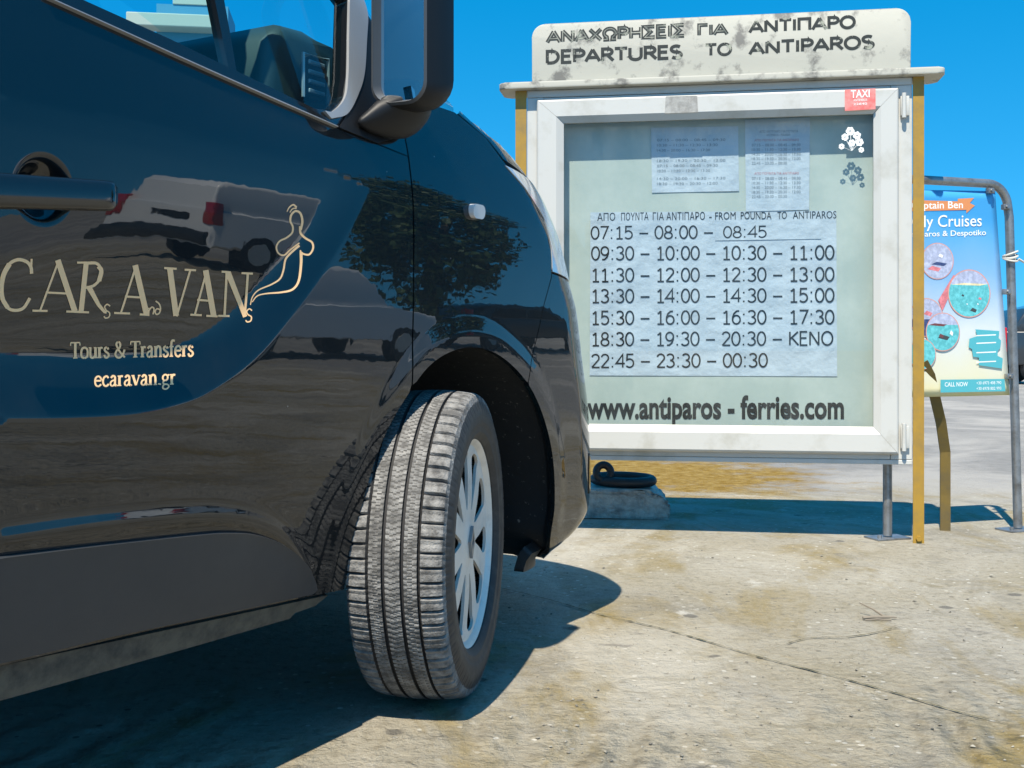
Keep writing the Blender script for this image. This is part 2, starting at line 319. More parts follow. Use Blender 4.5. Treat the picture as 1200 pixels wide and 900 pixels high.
# ------------------------------------------------------------------ ground
def gp(px, py, z=0.):                        # ground point under a pixel of the photograph
    d = F * (H - z) / (py - YH); return ((px - 600) / F * d, d, z)
def ground_material():
    m = bpy.data.materials.new("quay concrete"); m.use_nodes = True; t = m.node_tree; p = t.nodes["Principled BSDF"]
    N = lambda k: t.nodes.new("ShaderNode" + k); L = t.links.new
    geo = N("NewGeometry"); sp = N("SeparateXYZ"); L(geo.outputs["Position"], sp.inputs[0])
    def noise(s, d=8, r=.6, dist=0., vec=None):
        n = N("TexNoise"); n.inputs["Scale"].default_value = s; n.inputs["Detail"].default_value = d; n.inputs["Roughness"].default_value = r; n.inputs["Distortion"].default_value = dist
        L(vec or geo.outputs["Position"], n.inputs["Vector"]); return n.outputs[0]
    def rng_(v, a, b, c=0., d=1.):
        r = N("MapRange"); r.inputs[1].default_value = a; r.inputs[2].default_value = b; r.inputs[3].default_value = c; r.inputs[4].default_value = d; L(v, r.inputs[0]); return r.outputs[0]
    def mix(f, a, b):
        x = N("Mix"); x.data_type = 'RGBA'
        if hasattr(f, 'is_linked'): L(f, x.inputs[0])
        else: x.inputs[0].default_value = f
        for i, c in ((6, a), (7, b)):
            if isinstance(c, tuple): x.inputs[i].default_value = (*c, 1)
            else: L(c, x.inputs[i])
        return x.outputs[2]
    def mul(a, b):
        x = N("Math"); x.operation = 'MULTIPLY'
        for i, c in ((0, a), (1, b)):
            if isinstance(c, float): x.inputs[i].default_value = c
            else: L(c, x.inputs[i])
        return x.outputs[0]
    mp = N("Mapping"); mp.inputs["Scale"].default_value = (1, .55, 1); mp.inputs["Rotation"].default_value = (0, 0, .35); L(geo.outputs["Position"], mp.inputs[0])
    base = mix(rng_(noise(1.1, 6, .55, .4), .35, .68), (.32, .285, .21), (.365, .34, .285))
    base = mix(rng_(noise(2.3, 8, .66, .8, mp.outputs[0]), .50, .64), base, (.26, .20, .085))           # yellowish stains
    base = mix(mul(rng_(noise(1.7, 8, .65, .5), .52, .66), .6), base, (.20, .19, .165))                # grey worn areas
    base = mix(rng_(noise(3.6, 10, .72, .3, mp.outputs[0]), .60, .68), base, (.50, .475, .42))               # bleached patches
    fine = noise(36, 8, .75); base = mix(mul(rng_(fine, .50, .66), .65), base, (.175, .15, .10))
    base = mix(mul(rng_(noise(120, 4, .7), .60, .70), .5), base, (.58, .55, .48))
    base = mix(mul(rng_(noise(.75, 9, .68, 1.2, mp.outputs[0]), .49, .60), .85), base, (.45, .42, .355))   # broad pale trowelled areas
    base = mix(mul(rng_(noise(5.5, 9, .72, 1.5), .55, .68), .55), base, (.19, .165, .10))                     # small olive smears
    base = mix(mul(rng_(noise(9., 10, .75, .8), .60, .66), .6), base, (.16, .15, .135))
    v = N("TexVoronoi"); v.inputs["Scale"].default_value = 5.0; L(geo.outputs["Position"], v.inputs[0])
    vs_ = N("SeparateColor"); L(v.outputs["Color"], vs_.inputs[0])
    wob = N("Math"); wob.operation = 'ADD'; L(v.outputs["Distance"], wob.inputs[0]); L(rng_(noise(16), .3, .7, -.06, .06), wob.inputs[1])
    spots = mul(rng_(wob.outputs[0], .12, .08), rng_(vs_.outputs[0], .50, .52))
    base = mix(mul(spots, .75), base, (.10, .095, .085))                                                   # gum and oil spots
    v2 = N("TexVoronoi"); v2.inputs["Scale"].default_value = 30; L(geo.outputs["Position"], v2.inputs[0]); v2s = N("SeparateColor"); L(v2.outputs["Color"], v2s.inputs[0])
    sp2 = mul(rng_(v2.outputs["Distance"], .26, .20), rng_(v2s.outputs[1], .80, .82)); base = mix(mul(mul(sp2, rng_(noise(1.6), .40, .60)), .8), base, (.12, .105, .08))   # dark grit
    sp3 = mul(rng_(v2.outputs["Distance"], .22, .16), rng_(v2s.outputs[2], .84, .86)); base = mix(mul(mul(sp3, rng_(noise(2.1), .42, .58)), .8), base, (.60, .575, .51))     # pale grit
    # beyond the concrete apron: grey asphalt
    far = N("Math"); far.operation = 'ADD'; L(sp.outputs[1], far.inputs[0]); L(rng_(noise(1.3, 6), .3, .7, -.5, .5), far.inputs[1])
    asph = mix(rng_(noise(9, 8, .7), .35, .7), (.20, .195, .185), (.27, .262, .25))
    asph = mix(rng_(noise(.5, 6, .6, 1.), .48, .62), asph, (.34, .325, .30))
    base = mix(rng_(far.outputs[0], 5.6, 6.5), base, asph)
    # drift of ochre sand behind the board
    sx = N("VectorMath"); sx.operation = 'MULTIPLY_ADD'; sx.inputs[1].default_value = (1 / 1.35, 1 / 1.15, 0); sx.inputs[2].default_value = (-.55 / 1.35, -6.95 / 1.15, 0); L(geo.outputs["Position"], sx.inputs[0])
    ln = N("VectorMath"); ln.operation = 'LENGTH'; L(sx.outputs[0], ln.inputs[0])
    sa = N("Math"); sa.operation = 'ADD'; L(ln.outputs["Value"], sa.inputs[0]); L(rng_(noise(3.2, 9, .7), .25, .75, -.45, .45), sa.inputs[1])
    sand = mix(rng_(noise(14, 8, .75), .42, .66), (.19, .11, .010), (.34, .24, .075)); sand = mix(rng_(noise(30, 5, .7), .62, .70), sand, (.10, .07, .03))
    base = mix(rng_(sa.outputs[0], 1.12, .72), base, sand)
    L(base, p.inputs["Base Color"]); p.inputs["Roughness"].default_value = .9; p.inputs["Specular IOR Level"].default_value = .25
    # relief: pebbly surface and shallow tyre-like ribs in front
    wv = N("TexWave"); wv.inputs["Scale"].default_value = 3.0; wv.inputs["Distortion"].default_value = 3.5; wv.inputs["Detail"].default_value = 3; wv.inputs["Detail Scale"].default_value = 2.
    mp2 = N("Mapping"); mp2.inputs["Rotation"].default_value = (0, 0, .25); L(geo.outputs["Position"], mp2.inputs[0]); L(mp2.outputs[0], wv.inputs[0])
    ribm = mul(rng_(sp.outputs[1], 2.9, 2.2), rng_(noise(1.4), .42, .6))
    h1 = mul(wv.outputs[0], ribm)
    a1 = N("Math"); a1.operation = 'MULTIPLY_ADD'; L(noise(26, 8, .7), a1.inputs[0]); a1.inputs[1].default_value = 1.1; L(mul(h1, 2.2), a1.inputs[2])
    a2 = N("Math"); a2.operation = 'MULTIPLY_ADD'; L(noise(110, 4, .6), a2.inputs[0]); a2.inputs[1].default_value = .25; L(a1.outputs[0], a2.inputs[2])
    b = N("Bump"); b.inputs["Strength"].default_value = 1.; b.inputs["Distance"].default_value = .022; L(a2.outputs[0], b.inputs["Height"]); L(b.outputs[0], p.inputs["Normal"])
    return m
g = mesh_obj("ground", [(-900, -900, 0), (900, -900, 0), (900, 900, 0), (-900, 900, 0)], [(0, 1, 2, 3)], ground_material()); g['kind'] = 'structure'
def ribbon(name, pts, w0, w1, m, z=.004):
    P = resample(catmull([gp(*p)[:2] for p in pts], 10), .02); V = []; Fc = []
    for i, p in enumerate(P):
        d = P[min(i + 1, len(P) - 1)] - P[max(i - 1, 0)]; d /= np.linalg.norm(d); n = np.array((-d[1], d[0]))
        e = min(1, i / 8, (len(P) - 1 - i) / 8); ww = max(.0008, (w0 + (w1 - w0) * rng.random() ** 2) * e); j = (rng.random() - .5) * w0
        V += [(*(p + n * (j + ww / 2)), z), (*(p + n * (j - ww / 2)), z)]
        if i: Fc.append((2 * i - 2, 2 * i - 1, 2 * i + 1, 2 * i))
    o = mesh_obj(name, V, Fc, m); o['kind'] = 'structure'; return o
ribbon("paving_joint", [(560, 684), (640, 703), (699, 720), (784, 740), (885, 770), (955, 788), (1040, 811), (1120, 835), (1230, 862)], .002, .010, M['moss'])
ribbon("crack", [(901, 764), (944, 750), (1002, 747), (1060, 735)], .002, .008, M['moss'], .0045)
# loose grit on the quay, one object
V = []; fs = []
for k in range(650):
    py = 640 + 255 * rng.random() ** .8; px = 590 + 600 * rng.random(); x, y, _ = gp(px, py); r = .0015 + .0045 * rng.random() ** 5
    k0 = len(V); q = rng.normal(0, .25, (6, 3)) * r
    for n, d in enumerate(((1, 0, 0), (-1, 0, 0), (0, 1, 0), (0, -1, 0), (0, 0, 1), (0, 0, -1))): V.append((x + d[0] * r + q[n][0], y + d[1] * r + q[n][1], r * .5 + d[2] * r * .6 + q[n][2] * .5))
    fs += [tuple(k0 + i for i in f) for f in ((0, 2, 4), (2, 1, 4), (1, 3, 4), (3, 0, 4), (2, 0, 5), (1, 2, 5), (3, 1, 5), (0, 3, 5))]
o = mesh_obj("grit", V, fs, mat("grit stone", (.30, .28, .23), .9, vary=(40, (.12, .11, .09), .4, .6))); o['kind'] = 'stuff'; o['label'] = "loose stone grit scattered on the concrete quay"; o['category'] = "grit"

# ------------------------------------------------------------------ the van
PHI = R_(29.3); VX, VY, RS = -.10, 2.55, .975        # heading, and where the right body side stands at the front axle
UX, UY, NX, NY = math.sin(PHI), math.cos(PHI), math.cos(PHI), -math.sin(PHI)
ZK = [.20, .24, .32, .45, .60, .75, .88, .98, 1.06, 1.15, 1.25, 1.29, 1.33, 1.40, 1.6, 1.9]
Xf = pchip(ZK, [.90, 1.02, 1.10, 1.076, 1.045, .988, .945, .905, .890, .845, .735, .65, .50, .24, -.06, -.55])
Lf = pchip(ZK, [.38, .40, .42, .44, .45, .45, .45, .48, .52, .55, .55, .53, .50, .44, .42, .42])
Wf = pchip([.18, .27, .32, .42, .52, .62, .76, .88, 1.0, 1.08, 1.18, 1.26, 1.4, 1.65, 1.9], [.86, .915, .928, .944, .957, .964, .971, .9745, .9755, .974, .963, .946, .918, .868, .80])
Q = 3.0
def R_at(X, Z):
    L = Lf(Z); Xs = Xf(Z) - L; x = np.clip((X - Xs) / L, 0, 1)
    return np.where(X > Xs + L, -1., Wf(Z) * (1 - x * x) ** (1 / Q))
def s_of(X, Z):
    L = Lf(Z); Xs = Xf(Z) - L; x = np.clip((X - Xs) / L, 0, 1)
    return np.where(X < Xs, X, Xs + L * np.arcsin(x))
def s_th(th, Z): return Xf(Z) - Lf(Z) + Lf(Z) * th      # nose parameter: 0 = start of the corner, pi/2 = centre line
def vray(px, py, t):
    x = (px - 600) / F * t; y = t; z = H - (py - YH) / F * t
    return (x - VX) * UX + (y - VY) * UY, (x - VX) * NX + (y - VY) * NY + RS, z
MISS = []
def hit(px, py):                                      # (s, Z) of the side surface seen at a pixel of the photograph
    t = np.linspace(.6, 4.5, 3000); X, R, Z = vray(px, py, t); d = R - R_at(X, Z)
    k = np.where((d[:-1] > 0) & (d[1:] <= 0))[0]
    if not len(k):
        MISS.append((px, py)); i = int(np.argmin(np.where(X > -1.4, d, 9))); return (float(s_of(X[i], Z[i])), float(Z[i]))
    i = k[0]; T = t[i] + d[i] / (d[i] - d[i + 1]) * (t[1] - t[0])
    X, R, Z = vray(px, py, T); return (float(s_of(X, Z)), float(Z))
def hits_d(l):                                        # the same for points on the pressed (displaced) door skin
    A = np.array([hit(*p) for p in l]); t = np.linspace(.6, 4.5, 1500)
    for _ in range(2):
        D = disp(A[:, 0], A[:, 1])
        for n, (px, py) in enumerate(l):
            X, R, Z = vray(px, py, t); d = R - R_at(X, Z) - D[n]; k = np.where((d[:-1] > 0) & (d[1:] <= 0))[0]
            if len(k):
                i = k[0]; T = t[i] + d[i] / (d[i] - d[i + 1]) * (t[1] - t[0]); x, r, z = vray(px, py, T); A[n] = (float(s_of(x, z)), z)
    return A
def hits(l): return [hit(*p) for p in l]
ARCH = catmull(hits([(402, 689), (413, 636), (429, 569), (451, 507), (483, 453), (505, 426), (530, 411), (555, 407), (580, 414), (605, 434), (625, 462), (640, 502), (648, 548), (649, 592), (644, 630), (638, 655)]), 6)
ARCH_REAR = np.array(arc(-3.10, .34, .405, 186, -6, 40))
SCAL = catmull(hits([(435, 222), (417, 258), (388, 308), (347, 366), (300, 421), (245, 461), (200, 478), (150, 487), (80, 491), (10, 492)]), 8)
SCAL_IN = np.vstack([SCAL, [(-1.34, .69), (-1.34, 1.12), (-.9, 1.13)], [hit(330, 178)], [hit(400, 204)]])
SCAL_TOP = np.array(hits([(435, 222), (400, 204), (330, 178), (250, 160)]))
RIDGE = catmull(hits([(5, 633), (100, 619), (200, 608), (260, 606), (305, 614), (338, 634), (360, 664)]), 8)
bowl_c = np.array(hit(56, 221))
def offset_line(L, o):
    d = np.gradient(L, axis=0); d /= np.linalg.norm(d, axis=1, keepdims=True); return L + np.stack([-d[:, 1], d[:, 0]], 1) * o
_sc = resample(SCAL, .006); CREASE = np.vstack([offset_line(_sc, o) for o in (-.006, 0, .006, .012)] + [bowl_c + r * np.stack([np.cos(t), np.sin(t)], 1) for r in np.arange(.006, .074, .006) for t in [np.linspace(0, 2 * math.pi, max(6, int(2 * math.pi * r / .006)), endpoint=False)]])
def disp(s, Z):
    P = np.stack([np.broadcast_to(s, np.shape(Z)).ravel(), np.ravel(Z)], 1); d = np.zeros(len(P))
    m = (P[:, 0] > -1.5) & (P[:, 0] < .75) & (P[:, 1] < 1.3)
    if m.any():
        p = P[m]; a = np.zeros(len(p))
        ins = inside(p, SCAL_IN)
        if ins.any():
            q = p[ins]; e = np.minimum(dist_poly(q, SCAL), 9); e = np.maximum(np.sqrt(e * e + .007 ** 2) - .007, 0); tp = 0
            r = np.clip(e / .085, 0, 1); ramp = np.where(r < 1, r * (1.35 - .35 * r * r) / 1., 1.); ramp = np.clip(ramp, 0, 1)
            depth = .031 * np.clip((1.135 - q[:, 1]) / .345, 0, 1) * smooth((1.16 - q[:, 1]) / .06)
            a[ins] -= depth * ramp * (.35 + .65 * smooth((q[:, 0] - -1.5) / .6))
        # flare round the wheel opening
        e = dist_poly(p, ARCH); a += .0028 * (1 - smooth((e - .028) / .05))
        # bead over the lower cladding
        e = dist_poly(p, RIDGE); up = p[:, 1] - np.interp(p[:, 0], RIDGE[:, 0], RIDGE[:, 1])
        a += .0045 * np.exp(-(e / .016) ** 2) * smooth((p[:, 0] + 1.4) / .1)
        e = np.linalg.norm((p - bowl_c) * np.array([1, 1.0]), axis=1); a -= .024 * (1 - smooth((e - .014) / .036))
        d[m] = a
    return d.reshape(np.shape(Z))
def S(s, Z, off=0., dd=True):
    s = np.asarray(s, float); Z = np.asarray(Z, float)
    L = Lf(Z); Xs = Xf(Z) - L; th = np.clip((s - Xs) / L, 0, math.pi / 2)
    X = np.where(s < Xs, s, Xs + L * np.sin(th)); R = Wf(Z) * np.maximum(np.cos(th), 0) ** (2 / Q)
    D = (disp(s, Z) if dd else 0.) * np.cos(th)
    P = np.stack([X, -R - D, Z], -1)
    n = None
    if np.any(off != 0.): P = P + normals_S(s, Z, False) * off
    return P
def normals_S(s, Z, dd=True):
    e = 2e-3; L = Lf(Z); smax = Xf(Z) - L + L * math.pi / 2
    s0 = np.minimum(s - e, smax - 3 * e); s1 = np.minimum(s + e, smax - e)
    a = S(s1, Z, 0., dd) - S(s0, Z, 0., dd)
    sr = np.minimum(s, smax - .05)
    b = S(sr, Z + e, 0., dd) - S(sr, Z - e, 0., dd)
    n = np.cross(a, b); n /= np.linalg.norm(n, axis=-1, keepdims=True) + 1e-12
    n *= np.where((n[..., 1:2] > .05) & (n[..., 0:1] < .3), -1, 1)
    return n
def panel(name, m, parent, outer, holes=(), step=.014, off=0., skirt=.014, side='R', dd=True, nrm=True, extra=None):
    V, T, loops = cdt(outer, holes, step, min(step, .012), extra); s, Z = V[:, 0], V[:, 1]
    P = S(s, Z, off, dd); Nn = normals_S(s, Z, dd); faces = list(T)
    # make the winding agree with the outward normal
    a = P[[f[0] for f in T]]; b = P[[f[1] for f in T]]; c = P[[f[2] for f in T]]
    if (np.einsum('ij,ij->i', np.cross(b - a, c - a), Nn[[f[0] for f in T]]) < 0).mean() > .5: faces = [f[::-1] for f in faces]
    if skirt:
        for li, l in enumerate(loops):
            n0 = len(P); lp = np.array(l); pp = P[lp]; nn = Nn[lp]
            tan = np.roll(pp, -1, 0) - np.roll(pp, 1, 0); out = np.cross(tan, nn); out /= np.linalg.norm(out, axis=1, keepdims=True) + 1e-9
            P = np.vstack([P, pp, pp - nn * skirt]); Nn = np.vstack([Nn, out, out]); n = len(l)
            for k in range(n):
                k2 = (k + 1) % n; faces.append((n0 + k, n0 + n + k, n0 + n + k2, n0 + k2))
    out_P, out_N, out_F = [], [], []; k0 = 0
    if side in 'RB': out_P.append(P); out_N.append(Nn); out_F += faces; k0 = len(P)
    if side in 'LB':
        fl = np.array([1, -1, 1]); out_P.append(P * fl); out_N.append(Nn * fl); out_F += [tuple(i + k0 for i in f[::-1]) for f in faces]
    P = np.vstack(out_P); Nn = np.vstack(out_N)
    return mesh_obj(name, P, out_F, m, parent, normals=Nn if nrm else None, smooth=True)

org = (VX - RS * NX, VY - RS * NY)
van = thing("parked_van", "glossy black van with CARAVAN lettering on its door and front wheel turned", "van", (*org, 0), R_(90) - PHI)
SHUT = float(np.mean([hit(483, 250)[0], hit(484, 330)[0], hit(485, 420)[0]]))     # front edge of the door
DR = -1.345                                                                     # rear edge of the door
BZ = pchip([-4, -1.6, -1.094, -.447, -.2, .5], [1.32, 1.31, 1.285, 1.213, 1.195, 1.19])     # waist line
BELT = [hit(62, 2), hit(150, 42), hit(250, 87), hit(330, 122), hit(395, 151)]
def belt(s): return float(np.interp(s, [b[0] for b in BELT], [b[1] for b in BELT])) if s < BELT[-1][0] else BELT[-1][1] + (s - BELT[-1][0]) * -.08
def belt_line(a, b, dz=0., n=14): return [(x, belt(x) + dz) for x in np.linspace(a, b, n)]
sill_z = lambda x: float(np.interp(x, [-3.9, -1.2, -.4], [.33, .345, .297]))
ARp = [tuple(p) for p in ARCH]
i_shut = int(np.argmin([abs(p[0] - SHUT) + (0 if p[1] > .5 else 9) + (9 if p[0] > 0 else 0) for p in ARp]))
arch_rear_part = ARp[:i_shut + 1]
gap = .0025
for sd_ in 'RL':
    # front door skin, below the waist line
    dp = [(DR, sill_z(DR)), (-.9, sill_z(-.9)), (ARp[0][0], sill_z(ARp[0][0]))] + [p for p in arch_rear_part if p[0] < SHUT - gap - .002 and p[1] > .31] + [(SHUT - gap, arch_rear_part[-1][1] + .004)]
    dp += [(SHUT - gap, belt(SHUT))] + belt_line(SHUT - .03, DR)
    door = panel("door", M['paint'], van, dp, step=.0072 if sd_ == 'R' else .03, side=sd_, extra=CREASE if sd_ == 'R' else None)
    if sd_ == 'R': door_r = door
    # front wing
    seam = hits([(618, 448), (622, 424), (629, 396), (638, 355), (646.5, 324)])
    fp = [(SHUT + gap, arch_rear_part[-1][1] + .004)] + [p for p in ARp if p[0] > SHUT + gap + .004 and p[1] > .6 and p[0] < seam[0][0] - .004] + [(s - .002, z) for s, z in seam]
    hl = hits([(646, 318), (645, 290), (636, 255), (613, 219), (589, 188)])
    fp += hl + [(float(s_th(.04, 1.29)), 1.29), (float(s_th(.02, 1.33)), 1.33), (-.12, 1.33), (SHUT + gap, 1.30)]
    fender = panel("front_wing", M['paint'], van, fp, step=.009 if sd_ == 'R' else .03, side=sd_)
    if sd_ == 'R': fender_r = fender
    # rear flank
    rp = [(DR - .004, sill_z(DR)), (DR - .004, belt(DR))] + belt_line(DR - .01, -3.9) + [(-3.9, .33)] + [p for p in ARCH_REAR.tolist() if p[1] > .335] 
    panel("rear_flank", M['paint'], van, rp, step=.04, side=sd_)
    # window surround with openings
    wfl = hits([(98, 0), (200, 46), (300, 94), (368, 127), (388, 130), (401, 116), (405, 90), (406, 40), (407, 0)])
    win = wfl + [(-.47, 1.58), (-.62, 1.74), (-.75, 1.78), (-1.22, 1.78), (-1.25, 1.74), (-1.25, belt(-1.25) + .055)]
    rw = [[(x0, z) for z in (1.38, 1.76)] + [(x1, z) for z in (1.76, 1.38)] for x0, x1 in ((-2.5, -1.42), (-3.75, -2.6))]
    gh = belt_line(SHUT - .002, -3.9, .002) + [(-3.9, 1.88), (-.80, 1.88)] + [(float(s_th(.12, z)), z) for z in (1.88, 1.7, 1.55, 1.42, 1.36)] + [(-.15, 1.335), (SHUT - .002, 1.31)]
    panel("window_surround", M['gloss_black'], van, gh, [win] + rw, step=.03, side=sd_, skirt=.035)
    wn = panel("side_window", M['van_glass'], van, np.array(win), step=.05, off=-.014, skirt=0, side=sd_)
    for r_ in rw: panel("side_window", M['van_glass'], van, np.array(r_), step=.08, off=-.014, skirt=0, side=sd_)
    # satin frame strip round the front lower corner of the window, waist moulding, divider bar
    def strip(name, m, px_in, px_out, off, par):
        A = catmull(hits(px_in), 8); B = catmull(hits(px_out), 8)
        return panel(name, m, par, np.vstack([A, B[::-1]]), step=.02, off=off, skirt=.02, side=sd_)
    strip("window_trim", M['satin'], [(407, -10), (406.5, 40), (405.5, 90), (401.5, 116), (388, 131), (378, 131)], [(430, -10), (428, 40), (425, 85), (418, 110), (405, 134), (386, 140)], .006, van)
    strip("waist_moulding", M['gloss_black'], [(52, -10), (150, 34), (250, 80), (330, 117), (378, 138)], [(52, -3), (150, 41), (250, 86), (330, 121), (388, 146)], .007, van)
    strip("waist_moulding", M['satin'], [(52, -2.2), (150, 41.8), (250, 86.8), (330, 121.8), (392, 148.8)], [(52, -1), (150, 43), (250, 88), (330, 123), (393, 150)], .008, van)
    strip("window_bar", M['gloss_black'], [(252, -10), (262, 40), (271, 84)], [(263, -10), (272, 40), (280, 86)], -.004, van)
    # lower cladding and sill
    cl = hits([(3, 652), (110, 639), (230, 626), (270, 624), (300, 627), (330, 639), (352, 658), (365, 678), (368, 690)])
    clp = [(DR + .004, cl[0][1] + .002)] + [tuple(p) for p in catmull(cl, 6)] + [(cl[-1][0] - .01, sill_z(cl[-1][0]) + .008)] + [(x, sill_z(x) + .006) for x in (-.7, -1.0, DR + .004)]
    panel("door_cladding", M['cladding'], door, clp, step=.02, off=.009, skirt=.02, side=sd_)
    sl = [(DR - 1.3, .335), (DR, .333)] + [(x, sill_z(x) - .012) for x in (-1.2, -1.0, -.8, -.6, -.43)] + [(-.46, .270), (-.52, .268), (-.53, .258)] + [(x, .256 + .032 * (-.53 - x)) for x in (-.8, -1.2, DR, DR - 1.3)]
    panel("sill", M['sill'], van, sl, step=.03, off=-.012, skirt=.05, side=sd_)
    # wheel arch liners: the opening carried inwards
    for A in (ARCH, ARCH_REAR):
        O = S(A[:, 0], A[:, 1], -.006); I = O.copy(); cx = A[:, 0].mean(); I[:, 0] = cx + (O[:, 0] - cx) * 1.06; I[:, 2] = .3 + (O[:, 2] - .3) * 1.05
        I1 = I.copy(); I1[:, 1] = O[:, 1] + .03; I2 = I.copy(); I2[:, 1] = -.42; n = len(A)
        Vv = np.vstack([O, I1, I2]); fs = [(k * n + i, k * n + i + 1, (k + 1) * n + i + 1, (k + 1) * n + i) for k in (0, 1) for i in range(n - 1)]; fs.append(tuple(range(2 * n, 3 * n)))
        if sd_ == 'L': Vv = Vv * np.array([1, -1, 1])
        mesh_obj("arch_liner", Vv, fs, M['liner'], van)
# bumper, grille, headlamps, bonnet, windscreen: both sides in one piece each where they meet in the middle
sm = lambda z: float(s_th(math.pi / 2, z))
bp = [(p[0] + .002, p[1]) for p in seam] + [(hl[0][0] + .004, hl[0][1] - .006), (float(s_th(1.0, .93)), .93), (sm(.88), .88)] + [(sm(z), z) for z in (.75, .6, .45, .32, .25, .22)] + [(float(s_th(.9, .21)), .21)]
bp += [tuple(p) for p in ARCH[::-1] if p[0] > seam[0][0] + .004 or (p[1] < .5 and p[0] > .3)]
panel("bumper", M['paint'], van, bp, step=.016, side='B')
ft = [(float(s_th(.19, .36)), .36), (float(s_th(.30, .355)), .355), (float(s_th(.31, .47)), .47), (float(s_th(.22, .48)), .48)]
for sd_ in 'RL': panel('bumper_insert', M['gloss_black'], van, np.array(ft), step=.02, off=.003, skirt=.02, side=sd_)
lip = [(float(s_th(.05, .205)) - .03, .205), (float(s_th(.3, .20)), .20), (sm(.20), .20), (sm(.185), .165), (float(s_th(.3, .185)), .165), (float(s_th(.05, .18)) - .03, .165)]
panel("bumper_lip", M['plastic'], van, lip, step=.03, off=-.02, skirt=.03, side='B', dd=False)
hp = [(a + .004, z) for a, z in hl[:-1]] + [(hl[-1][0] + .006, hl[-1][1] - .012), (float(s_th(.32, 1.215)), 1.215), (float(s_th(.8, 1.10)), 1.10), (float(s_th(1.1, 1.03)), 1.03), (float(s_th(1.0, .935)), .935)]
for sd_ in 'RL':
    hl_ = panel("headlamp", M['lamp_glass'], van, hp, step=.02, off=.002, skirt=.03, side=sd_)
grp = [(float(s_th(1.0, .935)) + .004, .937), (float(s_th(1.1, 1.03)) + .004, 1.03), (sm(1.03), 1.03), (sm(.95), .95), (sm(.885), .885)]
panel("grille", M['plastic'], van, grp, step=.02, side='B')
hd = [(hl[-1][0] + .006, hl[-1][1] + .004), (float(s_th(.04, 1.29)) + .006, 1.29), (float(s_th(.04, 1.33)) + .004, 1.33)] + [(float(s_th(t, 1.35)), 1.35) for t in (.3, .6, .9, 1.2)] + [(sm(1.35), 1.35)] + [(sm(z), z) for z in (1.3, 1.25, 1.18, 1.1, 1.034)] + [(float(s_th(1.1, 1.034)), 1.034), (float(s_th(.8, 1.104)), 1.104), (float(s_th(.33, 1.221)), 1.221)]
panel("bonnet", M['paint'], van, hd, step=.025, side='B')
ws = [(float(s_th(.16, z)), z) for z in (1.36, 1.45, 1.6, 1.75, 1.87)] + [(sm(1.87), 1.87)] + [(sm(z), z) for z in (1.7, 1.5, 1.36)]
panel("windscreen", M['van_glass'], van, ws, step=.05, skirt=0, side='B', dd=False)
# roof
gx = np.linspace(-3.9, -.3, 24); V = []; n = 13
for x in gx:
    for j in range(n):
        y = -1 + 2 * j / (n - 1); ex = min(1, max(0, (-.3 - x) / .55)); hw = .80 if x < -.85 else .80 * (1 - ((x + .85) / .58) ** 2 * .6)
        V.append((x, y * hw, 1.878 + (.10 * (1 - abs(y) ** 2.6)) * smooth(ex) - .0))
fs = [(i * n + j, (i + 1) * n + j, (i + 1) * n + j + 1, i * n + j + 1) for i in range(23) for j in range(n - 1)]
mesh_obj("roof", V, fs, M['paint'], van, smooth=True)
# tail end, floor and inner shell
b = MB(); b.prism([(-.93, .34), (.93, .34), (.965, .8), (.965, 1.1), (.80, 1.88), (-.80, 1.88), (-.965, 1.1), (-.965, .8)], -4.0, -3.9, 0, .02); b.build("tail_panel", M['paint'], van, True)
b = MB(); b.box((-3.9, -.42, .30), (.92, .42, .36)); b.box((-2.68, -.905, .30), (-.46, .905, .36)); b.box((-2.66, -.93, .36), (-2.60, .93, .9)); b.box((-.47, -.42, .36), (-.40, .42, 1.15)); b.box((-3.9, -.9, .34), (-3.52, .9, .40)); b.box((-.42, -.84, 1.02), (.50, .84, 1.06)); b.box((.38, -.55, .361), (.44, .55, 1.01)); b.build("floor_and_light_baffles", M['black'], van)  # last two plates: unseen, added to stop sunlight leaking through the nose
for sd_ in 'RL':
    ih = [(-3.88, .36), (-2.66, .36), (-2.66, .80), (-.46, .80), (-.46, .36), (DR, .36)]
    a_in = [(-3.88, .80), (-3.88, 1.27), (-.25, 1.20), (.30, 1.16), (.30, .86), (-.42, .80)]
    panel("inner_shell", M['black'], van, np.array([(-3.88, .36), (-3.55, .36), (-3.55, .80), (-2.64, .80), (-2.64, .36), (-.45, .36), (-.45, .70), (-.20, .845), (.30, .845), (.30, 1.19), (-.25, 1.19), (-3.88, 1.26)]), step=.08, off=-.06, skirt=0, side=sd_, dd=False)
